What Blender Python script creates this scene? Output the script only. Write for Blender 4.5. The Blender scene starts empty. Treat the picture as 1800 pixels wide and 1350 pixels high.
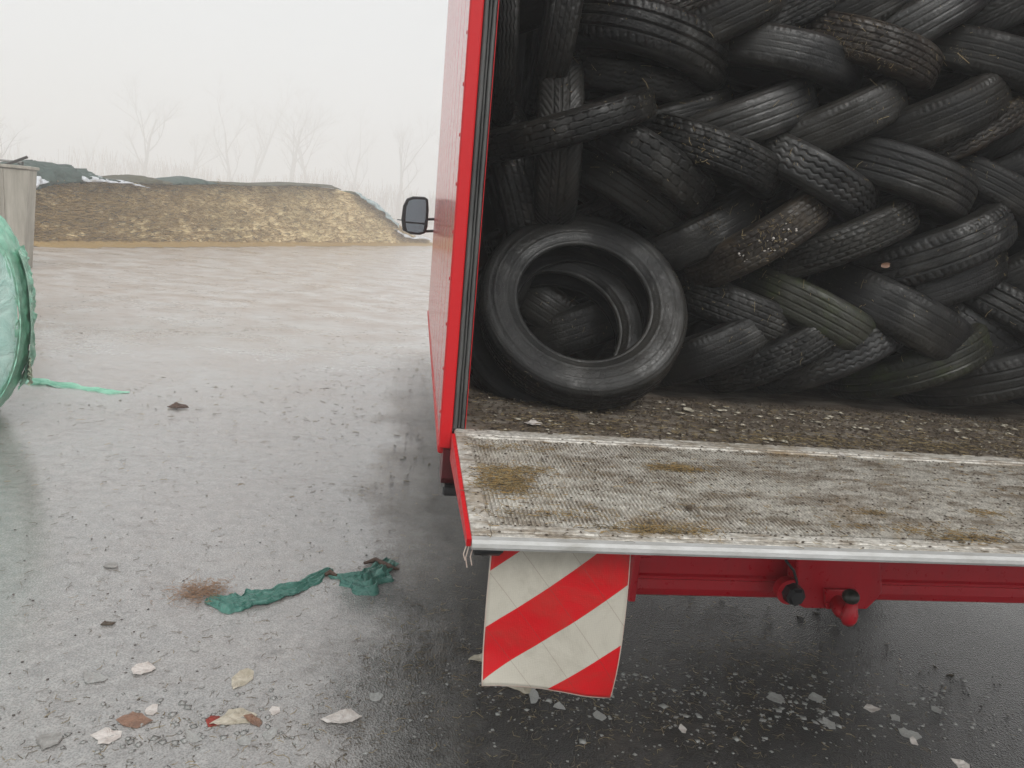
import bpy, math, random
import numpy as np
from mathutils import Vector, Matrix, noise as mn
from math import radians, sin, cos, pi, sqrt

random.seed(7)
rng = np.random.default_rng(7)
sc = bpy.context.scene
COL = sc.collection

# ------------------------------------------------------------------ camera
YAW, PITCH, ROLL, FPX, HC = radians(8), radians(-12), radians(-5.2), 1300.0, 1.6
F = np.array([sin(YAW)*cos(PITCH), cos(YAW)*cos(PITCH), sin(PITCH)])
R0 = np.array([cos(YAW), -sin(YAW), 0.0]); U0 = np.cross(R0, F)
RV = R0*cos(ROLL) - U0*sin(ROLL); UV = U0*cos(ROLL) + R0*sin(ROLL)
cd = bpy.data.cameras.new('camera'); cam = bpy.data.objects.new('camera', cd); COL.objects.link(cam)
cd.sensor_width = 36; cd.lens = 36*FPX/1800; cd.clip_start = 0.05; cd.clip_end = 2000
M = Matrix.Identity(4)
for i in range(3):
    M[i][0] = RV[i]; M[i][1] = UV[i]; M[i][2] = -F[i]
M[2][3] = HC
cam.matrix_world = M
sc.camera = cam
# ------------------------------------------------------------------ sky, sun, exposure
SUN_EL, SUN_AZ = radians(47), radians(160)          # azimuth from +Y, clockwise
w = bpy.data.worlds.new('World'); sc.world = w; w.use_nodes = True
wt = w.node_tree; wt.nodes.clear()
sky = wt.nodes.new('ShaderNodeTexSky'); sky.sky_type = 'NISHITA'; sky.sun_disc = False
sky.sun_elevation = SUN_EL; sky.sun_rotation = SUN_AZ; sky.dust_density = 4; sky.air_density = 1.0
hs = wt.nodes.new('ShaderNodeHueSaturation'); hs.inputs['Saturation'].default_value = 0.12
mx = wt.nodes.new('ShaderNodeMix'); mx.data_type = 'RGBA'; mx.inputs[0].default_value = 0.72
mx.inputs[7].default_value = (7.5, 7.8, 7.95, 1)      # the even grey of a cloud layer
bg = wt.nodes.new('ShaderNodeBackground'); bg.inputs[1].default_value = 0.118
wo = wt.nodes.new('ShaderNodeOutputWorld')
wt.links.new(sky.outputs[0], hs.inputs['Color']); wt.links.new(hs.outputs[0], mx.inputs[6])
wt.links.new(mx.outputs[2], bg.inputs[0]); wt.links.new(bg.outputs[0], wo.inputs[0])
ld = bpy.data.lights.new('sun', 'SUN'); ld.energy = 1.4; ld.angle = radians(25); ld.color = (1, .98, .95)
sun = bpy.data.objects.new('sun', ld); COL.objects.link(sun)
sd = Vector((sin(SUN_AZ)*cos(SUN_EL), cos(SUN_AZ)*cos(SUN_EL), sin(SUN_EL)))
sun.rotation_euler = sd.to_track_quat('Z', 'Y').to_euler()
sc.view_settings.view_transform = 'Standard'; sc.view_settings.look = 'None'
sc.view_settings.exposure = 0.18; sc.view_settings.gamma = 1; sc.view_settings.use_curve_mapping = False
sc.render.engine = 'CYCLES'
sc.cycles.use_denoising = True
sc.cycles.volume_bounces = 3; sc.cycles.max_bounces = 8; sc.cycles.diffuse_bounces = 4; sc.cycles.glossy_bounces = 4

# ------------------------------------------------------------------ measuring from the photograph
CP = np.array([0, 0, HC])
def ray(x, y): return F + RV*(x-900)/FPX - UV*(y-675)/FPX
def on_z(x, y, z=0.0): v = ray(x, y); return CP + v*((z-HC)/v[2])
def on_y(x, y, Y): v = ray(x, y); return CP + v*(Y/v[1])
def on_plane(x, y, p0, n): v = ray(x, y); return CP + v*(np.dot(np.array(p0)-CP, n)/np.dot(v, n))

# ------------------------------------------------------------------ helpers
def tag(o, label=None, cat=None, group=None, kind=None):
    if label: o['label'] = label
    if cat: o['category'] = cat
    if group: o['group'] = group
    if kind: o['kind'] = kind
    return o
def empty(name, loc=(0, 0, 0), label=None, cat=None, group=None):
    o = bpy.data.objects.new(name, None); o.location = loc; o.empty_display_size = .1
    COL.objects.link(o); return tag(o, label, cat, group)
def link(me, name, mat=None, parent=None, smooth=False):
    if mat is not None and not me.materials: me.materials.append(mat)
    if smooth: me.polygons.foreach_set('use_smooth', [True]*len(me.polygons))
    o = bpy.data.objects.new(name, me); COL.objects.link(o)
    if parent is not None:
        o.parent = parent
        o.matrix_parent_inverse = Matrix.Translation(-Vector(parent.location)) if parent.type == 'EMPTY' and parent.parent is None else Matrix.Identity(4)
    return o
def mesh(name, V, Fc, mat=None, parent=None, smooth=False):
    me = bpy.data.meshes.new(name); me.from_pydata([tuple(map(float, v)) for v in V], [], [tuple(int(i) for i in f) for f in Fc]); me.update()
    return link(me, name, mat, parent, smooth)
class MB:
    def __init__(s): s.V = []; s.F = []
    def add(s, V, Fc):
        b = len(s.V); s.V += [tuple(map(float, v)) for v in V]; s.F += [tuple(b+i for i in f) for f in Fc]; return s
    def box(s, x0, x1, y0, y1, z0, z1, bev=0.0):
        if bev <= 0:
            return s.add([(x0,y0,z0),(x1,y0,z0),(x1,y1,z0),(x0,y1,z0),(x0,y0,z1),(x1,y0,z1),(x1,y1,z1),(x0,y1,z1)],
                         [(0,3,2,1),(4,5,6,7),(0,1,5,4),(1,2,6,5),(2,3,7,6),(3,0,4,7)])
        b = bev
        V = []
        for (X, Y, Z, sx, sy, sz) in [(X, Y, Z, sx, sy, sz) for (Z, sz) in ((z0, 1), (z1, -1)) for (X, sx, Y, sy) in ((x0,1,y0,1),(x1,-1,y0,1),(x1,-1,y1,-1),(x0,1,y1,-1))]:
            V += [(X, Y+sy*b, Z+sz*b), (X+sx*b, Y, Z+sz*b), (X+sx*b, Y+sy*b, Z)]
        g = lambda c, k: c*3+k      # k: 0 x-face, 1 y-face, 2 z-face
        Fc = [(g(0,2),g(3,2),g(2,2),g(1,2)), (g(4,2),g(5,2),g(6,2),g(7,2)),
              (g(0,1),g(1,1),g(5,1),g(4,1)), (g(2,1),g(3,1),g(7,1),g(6,1)),
              (g(1,0),g(2,0),g(6,0),g(5,0)), (g(3,0),g(0,0),g(4,0),g(7,0))]
        for a, c, k in ((0,1,1),(1,2,0),(2,3,1),(3,0,0)):
            Fc.append((g(a,2), g(c,2), g(c,k), g(a,k))); Fc.append((g(a+4,k), g(c+4,k), g(c+4,2), g(a+4,2)))
            Fc.append((g(a,1 if k == 0 else 0), g(a,k), g(a+4,k), g(a+4,1 if k == 0 else 0)))
        for c in range(8):
            Fc.append((g(c,0), g(c,1), g(c,2)) if c in (0, 2, 5, 7) else (g(c,0), g(c,2), g(c,1)))
        return s.add(V, Fc)
    def tube(s, pts, r, n=10, cap=True):
        pts = [Vector(p) for p in pts]; m = len(pts); rs = r if hasattr(r, '__len__') else [r]*m
        V = []; up = Vector((0, 0, 1)); pa = None
        for i, p in enumerate(pts):
            t = (pts[min(i+1, m-1)]-pts[max(i-1, 0)]).normalized()
            if pa is None: a = t.cross(up) if abs(t.dot(up)) < .95 else t.cross(Vector((1, 0, 0)))
            else: a = pa - t*pa.dot(t)
            a.normalize(); pa = a; b = t.cross(a)
            for k in range(n):
                q = p + (a*cos(2*pi*k/n) + b*sin(2*pi*k/n))*rs[i]; V.append(tuple(q))
        Fc = [(i*n+k, i*n+(k+1) % n, (i+1)*n+(k+1) % n, (i+1)*n+k) for i in range(m-1) for k in range(n)]
        if cap: Fc += [tuple(range(n-1, -1, -1)), tuple((m-1)*n+k for k in range(n))]
        return s.add(V, Fc)
    def extrude_x(s, poly, x0, x1):      # poly: (y,z) loop
        n = len(poly)
        V = [(x0, y, z) for y, z in poly]+[(x1, y, z) for y, z in poly]
        return s.add(V, [tuple(range(n)), tuple(range(2*n-1, n-1, -1))]+[(i, i+n, (i+1) % n+n, (i+1) % n) for i in range(n)])
    def extrude_y(s, poly, y0, y1):      # poly: (x,z) loop
        n = len(poly)
        V = [(x, y0, z) for x, z in poly]+[(x, y1, z) for x, z in poly]
        return s.add(V, [tuple(range(n)), tuple(range(2*n-1, n-1, -1))]+[(i, i+n, (i+1) % n+n, (i+1) % n) for i in range(n)])
    def build(s, name, mat=None, parent=None, smooth=False):
        return mesh(name, s.V, s.F, mat, parent, smooth)
def grid_faces(nu, nv, wrap=False):
    Fc = []
    for i in range(nu if wrap else nu-1):
        for j in range(nv-1):
            a = i*nv+j; b = ((i+1) % nu)*nv+j
            Fc.append((a, b, b+1, a+1))
    return Fc
def fn(p, s=1.0, o=0.0, octv=3):
    return mn.fractal(Vector((p[0]*s+o, p[1]*s+o*.7, p[2]*s-o)), 1.0, 2.0, octv)
def strands(name, P, D, L, W, mat, bend=.25, label=None, cat=None, parent=None):
    """thin stalks: P start points, D unit directions, L lengths, W half widths; ONE stuff mesh"""
    P = np.asarray(P, float); D = np.asarray(D, float); n = len(P); L = np.asarray(L)[:, None]; W = np.asarray(W)[:, None]
    rv = rng.normal(size=(n, 3)); A = np.cross(D, rv); A /= np.linalg.norm(A, axis=1)[:, None]+1e-9; B = np.cross(D, A)
    V = np.zeros((n, 9, 3))
    bd = rng.uniform(-1, 1, (n, 1))*bend*L
    hz = np.cross(D, [0, 0, 1.0]); hz /= np.linalg.norm(hz, axis=1)[:, None]+1e-9
    for k, t in enumerate((0, .5, 1.0)):
        c = P + D*L*t + hz*bd*(1-(2*t-1)**2)
        for j in range(3):
            a = 2*pi*j/3; V[:, k*3+j] = c + (A*cos(a)+B*sin(a))*W
    base = np.array([(k*3+j, k*3+(j+1) % 3, (k+1)*3+(j+1) % 3, (k+1)*3+j) for k in range(2) for j in range(3)])
    FF = (base[None]+np.arange(n)[:, None, None]*9).reshape(-1, 4)
    o = np_mesh(name, V.reshape(-1, 3), FF, mat)
    if parent is not None: o.parent = parent; o.matrix_parent_inverse = Matrix.Translation(-Vector(parent.location))
    return tag(o, label, cat, kind='stuff')
def np_me(name, V, Q):
    me = bpy.data.meshes.new(name)
    me.vertices.add(len(V)); me.vertices.foreach_set('co', np.asarray(V, np.float32).ravel())
    nq, k = Q.shape
    me.loops.add(nq*k); me.loops.foreach_set('vertex_index', Q.astype(np.int32).ravel())
    me.polygons.add(nq); me.polygons.foreach_set('loop_start', np.arange(0, nq*k, k, dtype=np.int32))
    me.update(calc_edges=True); me.validate(); return me
def np_mesh(name, V, Q, mat=None, parent=None, smooth=False):
    return link(np_me(name, V, Q), name, mat, parent, smooth)

# ------------------------------------------------------------------ materials
class NM:
    def __init__(s, name, **kw):
        s.m = bpy.data.materials.new(name); s.m.use_nodes = True; s.t = s.m.node_tree
        s.b = s.t.nodes['Principled BSDF']; s.out = s.t.nodes['Material Output']
        s.tc = s.t.nodes.new('ShaderNodeTexCoord')
        for k, v in kw.items(): s.set(k, v)
    def n(s, ty, **kw):
        nd = s.t.nodes.new(ty)
        for k, v in kw.items(): setattr(nd, k, v)
        return nd
    def L(s, a, b): s.t.links.new(a, b); return s
    def put(s, sock, v):
        if hasattr(v, 'is_linked'): s.t.links.new(v, sock)
        elif isinstance(v, tuple) and len(v) == 3 and sock.type == 'RGBA': sock.default_value = (*v, 1)
        elif sock.type == 'RGBA' and not hasattr(v, '__len__'): sock.default_value = (v, v, v, 1)
        else: sock.default_value = v
    def set(s, k, v):
        k = dict(rough='Roughness', metal='Metallic', color='Base Color', spec='Specular IOR Level', coat='Coat Weight', coatr='Coat Roughness',
                 trans='Transmission Weight', ior='IOR', normal='Normal', alpha='Alpha', sub='Subsurface Weight').get(k, k)
        s.put(s.b.inputs[k], v); return s
    def vec(s, sx=1, sy=1, sz=1, rot=(0, 0, 0), src='Object'):
        mp = s.n('ShaderNodeMapping'); mp.inputs['Scale'].default_value = (sx, sy, sz); mp.inputs['Rotation'].default_value = rot
        s.L(s.tc.outputs[src], mp.inputs[0]); return mp.outputs[0]
    def noise(s, scale=5, detail=5, rough=.6, vec=None, dist=0.0):
        nd = s.n('ShaderNodeTexNoise'); nd.inputs['Scale'].default_value = scale; nd.inputs['Detail'].default_value = detail
        nd.inputs['Roughness'].default_value = rough; nd.inputs['Distortion'].default_value = dist
        s.L(vec if vec is not None else s.tc.outputs['Object'], nd.inputs['Vector']); return nd.outputs[0]
    def vor(s, scale=5, vec=None, feature='F1', rnd=1.0):
        nd = s.n('ShaderNodeTexVoronoi'); nd.feature = feature; nd.inputs['Scale'].default_value = scale; nd.inputs['Randomness'].default_value = rnd
        s.L(vec if vec is not None else s.tc.outputs['Object'], nd.inputs['Vector']); return nd.outputs[0]
    def ramp(s, v, stops):
        nd = s.n('ShaderNodeValToRGB'); cr = nd.color_ramp
        while len(cr.elements) < len(stops): cr.elements.new(.5)
        for e, (p, c) in zip(cr.elements, stops):
            e.position = p; e.color = (c, c, c, 1) if not hasattr(c, '__len__') else (*c, 1)
        s.L(v, nd.inputs[0]); return nd.outputs[0]
    def mix(s, f, a, b, bt='MIX'):
        nd = s.n('ShaderNodeMix', data_type='RGBA', blend_type=bt); s.put(nd.inputs[0], f); s.put(nd.inputs[6], a); s.put(nd.inputs[7], b); return nd.outputs[2]
    def math(s, op, a, b=0.0, c=0.0):
        nd = s.n('ShaderNodeMath', operation=op); s.put(nd.inputs[0], a); s.put(nd.inputs[1], b); s.put(nd.inputs[2], c); return nd.outputs[0]
    def sep(s, v):
        nd = s.n('ShaderNodeSeparateXYZ'); s.L(v, nd.inputs[0]); return nd.outputs
    def bump(s, h, dist=.01, strength=1.0, prev=None):
        nd = s.n('ShaderNodeBump'); nd.inputs['Strength'].default_value = strength; nd.inputs['Distance'].default_value = dist
        s.L(h, nd.inputs['Height'])
        if prev is not None: s.L(prev, nd.inputs['Normal'])
        return nd.outputs[0]
    def rand(s):
        nd = s.n('ShaderNodeObjectInfo'); return nd.outputs['Random']
    def up(s):
        nd = s.n('ShaderNodeNewGeometry'); return s.sep(nd.outputs['Normal'])[2]

def m_ground():
    m = NM('wet_yard_ground')
    far = m.noise(.35, 6, .65, m.vec(1, 1, 1))
    streak = m.noise(1.3, 9, .74, m.vec(1, 1.1, 1, (0, 0, .35)), .4)
    fine = m.noise(14, 8, .75)
    grain = m.vor(150)
    grain2 = m.noise(330, 3, .7)
    y = m.sep(m.tc.outputs['Object'])[1]; x = m.sep(m.tc.outputs['Object'])[0]
    farm = m.ramp(m.math('MULTIPLY', y, 1/30), [(.16, 0), (.42, 1)])
    silt = m.mix(m.ramp(fine, [(.3, 0), (.7, 1)]), (.21, .205, .197), (.34, .335, .32))
    asph_shade = m.mix(m.ramp(fine, [(.3, 0), (.7, 1)]), (.005, .0045, .004), (.015, .0135, .0115))  # asphalt, near black with the truck's shade and dark reflection painted in
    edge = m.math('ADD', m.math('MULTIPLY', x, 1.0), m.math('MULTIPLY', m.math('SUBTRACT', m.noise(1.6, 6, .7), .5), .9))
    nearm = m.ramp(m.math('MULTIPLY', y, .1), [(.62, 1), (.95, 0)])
    am = m.math('MULTIPLY', m.ramp(m.math('ADD', edge, .5), [(.22, 0), (.80, 1)]), nearm)  # mask for the painted truck shade, and for the coarse asphalt grain
    base = m.mix(am, silt, asph_shade)
    agg = m.ramp(grain, [(.0, .55), (.35, 1.0), (.8, 1.5)])
    base = m.mix(.75, base, agg, 'MULTIPLY')
    mud = m.mix(m.ramp(fine, [(.35, 0), (.65, 1)]), (.17, .125, .10), (.40, .33, .28))
    mudmask = m.math('MULTIPLY', m.ramp(streak, [(.42, 0), (.6, 1)]), m.math('ADD', m.math('MULTIPLY', farm, .8), .18))
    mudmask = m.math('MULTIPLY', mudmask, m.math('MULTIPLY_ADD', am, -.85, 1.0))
    base = m.mix(mudmask, base, mud)
    spots = m.ramp(m.noise(5.5, 9, .72, m.vec(1, 2.2, 1)), [(.60, 0), (.68, 1)])
    base = m.mix(m.math('MULTIPLY', spots, .55), base, (.06, .047, .035))
    base = m.mix(m.math('MULTIPLY', farm, .75), base, m.mix(m.ramp(streak, [(.38, 0), (.62, 1)]), (.66, .62, .585), (.43, .35, .29)))
    dk = m.math('MULTIPLY', m.ramp(m.noise(2.6, 9, .78, m.vec(.6, 1.5, 1, (0, 0, .12)), .6), [(.55, 0), (.66, 1)]), m.ramp(y, [(.2, .25), (.9, .8)]))
    base = m.mix(m.math('MULTIPLY', dk, .55), base, (.11, .085, .068))
    film = m.ramp(m.noise(.8, 5, .6, m.vec(1, 1.6, 1, (0, 0, .4))), [(.36, 0), (.62, 1)])
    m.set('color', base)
    m.set('rough', m.mix(film, m.ramp(fine, [(.3, .16), (.75, .30)]), m.math('MULTIPLY_ADD', farm, .45, m.ramp(fine, [(.3, .06), (.75, .15)]))))
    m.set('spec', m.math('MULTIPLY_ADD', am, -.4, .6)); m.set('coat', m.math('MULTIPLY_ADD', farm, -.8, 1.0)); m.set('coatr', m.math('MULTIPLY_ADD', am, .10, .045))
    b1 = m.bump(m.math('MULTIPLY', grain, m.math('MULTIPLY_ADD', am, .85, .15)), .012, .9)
    b2 = m.bump(grain2, .0012, .5, b1)
    b3 = m.bump(m.noise(5, 7, .7, m.vec(1, 2.0, 1)), .005, .4, b2)
    m.set('normal', b3)
    cg = m.bump(m.math('MULTIPLY', grain, m.math('MULTIPLY_ADD', am, .95, .05)), .008, .8); m.set('Coat Normal', m.bump(m.noise(5, 7, .7), .003, .3, cg))
    return m.m
def m_rubber(name, c0, c1, tint=None, tamt=0.0, rough=(.34, .6)):
    m = NM(name)
    n1 = m.noise(9, 6, .65); n2 = m.noise(60, 5, .7)
    col = m.mix(m.ramp(n1, [(.35, 0), (.7, 1)]), c0, c1)
    rv = m.math('MULTIPLY_ADD', m.rand(), 1.1, .45)
    col = m.mix(1.0, col, rv, 'MULTIPLY')
    c1_ = m.ramp(m.noise(2.2, 4, .6), [(.45, 0), (.6, 1)]); col = m.mix(m.math('MULTIPLY', c1_, .35), col, (.030, .026, .018))
    dust = m.math('MULTIPLY', m.ramp(m.noise(6, 8, .75), [(.52, 0), (.72, 1)]), m.ramp(m.up(), [(.1, 0), (.8, 1)]))
    col = m.mix(m.math('MULTIPLY', dust, .45), col, (.05, .047, .041))
    if tint: col = m.mix(m.math('MULTIPLY', m.ramp(m.noise(7, 7, .7), [(.5, 0), (.68, 1)]), tamt), col, tint)
    speck = m.ramp(m.vor(190), [(.05, 1), (.13, 0)])
    speck = m.math('MULTIPLY', speck, m.ramp(m.noise(23, 3, .6), [(.50, 0), (.62, 1)]))
    col = m.mix(speck, col, (.26, .24, .21))
    m.set('color', col)
    m.set('rough', m.ramp(n1, [(.3, rough[0]), (.7, rough[1])])); m.set('spec', .25)
    wet = m.ramp(m.noise(4.5, 7, .72), [(.50, 0), (.64, 1)]); m.set('coat', m.math('MULTIPLY', wet, .9)); m.set('coatr', .2)
    cr = m.vor(55, feature='DISTANCE_TO_EDGE')
    b = m.bump(m.ramp(cr, [(0, 0), (.06, 1)]), .0012, .35)
    nb = m.bump(n2, .004, .6, b); m.set('normal', nb); m.set('Coat Normal', nb)
    return m.m
def m_paint(name, c, rough=.28, streak=0.0, dirt=.25, dc=(.12, .09, .07), coat=.05):
    m = NM(name)
    n = m.noise(3, 6, .7, m.vec(1, 1, 1)); st = m.noise(6, 6, .7, m.vec(2.5, 2.5, .25)); sp = m.noise(45, 5, .7)
    msk = m.math('MULTIPLY', m.ramp(m.math('MULTIPLY', st, n), [(.2, 0), (.42, 1)]), dirt)
    col = m.mix(msk, c, dc)
    if streak: col = m.mix(m.math('MULTIPLY', m.ramp(m.noise(40, 4, .7, m.vec(1, 1, .06)), [(.5, 0), (.7, 1)]), streak), col, tuple(min(1, v*1.1+.12) for v in c))
    m.set('color', col); m.set('rough', m.ramp(sp, [(.3, rough*.7), (.7, rough*1.7)])); m.set('coat', coat); m.set('coatr', .08); m.set('normal', m.bump(sp, .0008, .3, m.bump(n, .006, .25))); m.set('spec', .5)
    return m.m
def m_simple(name, c, c2=None, rough=.6, scale=12, bump=.002, metal=0.0, spec=.5, bstr=.6, vecs=(1, 1, 1)):
    m = NM(name); n = m.noise(scale, 7, .68, m.vec(*vecs))
    m.set('color', m.mix(m.ramp(n, [(.33, 0), (.68, 1)]), c, c2 or tuple(v*.6 for v in c)))
    m.set('rough', m.ramp(n, [(.3, rough*.8), (.7, min(1, rough*1.25))])); m.set('metal', metal); m.set('spec', spec)
    if bump: m.set('normal', m.bump(n, bump, bstr))
    return m.m
def m_film(name, c, c2, rough=.25, scale=9, bump=.01, trans=0.0, alpha=1.0):
    m = NM(name); n = m.noise(scale, 7, .65, None, 1.2)
    m.set('color', m.mix(m.ramp(n, [(.35, 0), (.65, 1)]), c, c2)); m.set('rough', m.ramp(n, [(.3, rough), (.7, rough*2)]))
    m.set('normal', m.bump(n, bump, .7)); m.set('trans', trans); m.set('alpha', alpha); m.set('sub', 0.0)
    return m.m
def m_platform():
    m = NM('dirty_aluminium')
    v = m.vec(1, 1, 1)
    n = m.noise(5, 9, .75, m.vec(1, 1.8, 1)); f = m.noise(70, 6, .75); g = m.noise(16, 8, .75, m.vec(.7, 2, 1))
    al = m.mix(m.ramp(f, [(.38, 0), (.62, 1)]), (.43, .405, .36), (.86, .825, .75))
    dirt = m.mix(m.ramp(f, [(.3, 0), (.6, 1)]), (.10, .072, .05), (.30, .24, .17))
    mask = m.ramp(m.math('ADD', m.math('MULTIPLY', n, .5), m.math('MULTIPLY', g, .5)), [(.46, 0), (.56, 1)])
    col = m.mix(m.math('MULTIPLY', mask, .85), al, dirt)
    och = m.ramp(m.noise(3.2, 6, .65), [(.6, 0), (.70, 1)])
    col = m.mix(m.math('MULTIPLY', och, .6), col, (.27, .17, .06))
    m.set('color', col); m.set('rough', m.ramp(n, [(.3, .3), (.7, .6)])); m.set('metal', m.mix(mask, .1, 0.0)); m.set('normal', m.bump(f, .003, .8))
    return m.m
def m_box_floor():
    m = NM('muddy_box_floor')
    f = m.noise(60, 8, .8, m.vec(.6, 1.4, 1)); n = m.noise(6, 8, .75, m.vec(.7, 2, 1))
    c = m.mix(m.ramp(f, [(.35, 0), (.66, 1)]), (.05, .036, .024), (.28, .22, .165))
    c = m.mix(m.ramp(n, [(.46, 0), (.62, .85)]), c, (.42, .37, .31))
    m.set('color', c); m.set('rough', m.ramp(n, [(.3, .35), (.7, .6)])); m.set('normal', m.bump(f, .012, 1.0)); return m.m
def m_flag():
    m = NM('striped_flag_cloth')
    s = m.sep(m.tc.outputs['UV'])
    k = m.math('MULTIPLY_ADD', s[0], .81, s[1])
    st = m.n('ShaderNodeValToRGB'); cr = st.color_ramp; cr.interpolation = 'CONSTANT'
    wht = (.60, .565, .48, 1); red = (.66, .006, .012, 1)
    stops = [(0, red), (.065, wht), (.199, red), (.317, wht), (.447, red), (.572, wht)]
    while len(cr.elements) < len(stops): cr.elements.new(.5)
    for e, (p, c) in zip(cr.elements, stops): e.position = p; e.color = c
    m.L(k, st.inputs[0])
    q = m.math('MULTIPLY_ADD', s[1], -.85, s[0])
    seam = m.math('PINGPONG', m.math('ADD', q, .5), .055)
    sm = m.ramp(m.math('MULTIPLY', seam, 10), [(.0, 1), (.012, 0)])
    dirt = m.noise(9, 8, .75, None, .5); fine = m.noise(90, 4, .7)
    col = m.mix(m.math('MULTIPLY', m.ramp(dirt, [(.45, 0), (.75, 1)]), .35), st.outputs[0], (.16, .12, .07))
    col = m.mix(m.math('MULTIPLY', sm, .6), col, (.2, .1, .07))
    wv = m.n('ShaderNodeTexVoronoi'); wv.inputs['Scale'].default_value = 260; wv.inputs['Randomness'].default_value = .1; m.L(m.tc.outputs['UV'], wv.inputs['Vector'])
    col = m.mix(.22, col, m.ramp(wv.outputs[0], [(.2, 1.0), (.7, .6)]), 'MULTIPLY')
    m.set('color', col); m.set('rough', m.ramp(fine, [(.3, .28), (.7, .45)])); m.set('normal', m.bump(wv.outputs[0], .0008, .3, m.bump(dirt, .006, .4)))
    return m.m
def m_silage():
    m = NM('cut_silage_face')
    lay = m.noise(4, 9, .78, m.vec(.55, .55, 2.4)); f = m.noise(22, 8, .8, m.vec(.6, .6, 1.6)); big = m.noise(.45, 4, .6)
    c = m.mix(m.ramp(lay, [(.34, 0), (.58, 1)]), (.50, .36, .18), (.88, .72, .42))
    c = m.mix(m.math('MULTIPLY', m.ramp(f, [(.5, 0), (.68, 1)]), .7), c, (.85, .68, .40))
    c = m.mix(m.math('MULTIPLY', m.ramp(big, [(.42, 0), (.6, 1)]), .35), c, (.46, .38, .18))
    m.set('color', c); m.set('rough', .85); m.set('normal', m.bump(f, .02, .5, m.bump(lay, .03, .5))); return m.m
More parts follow.
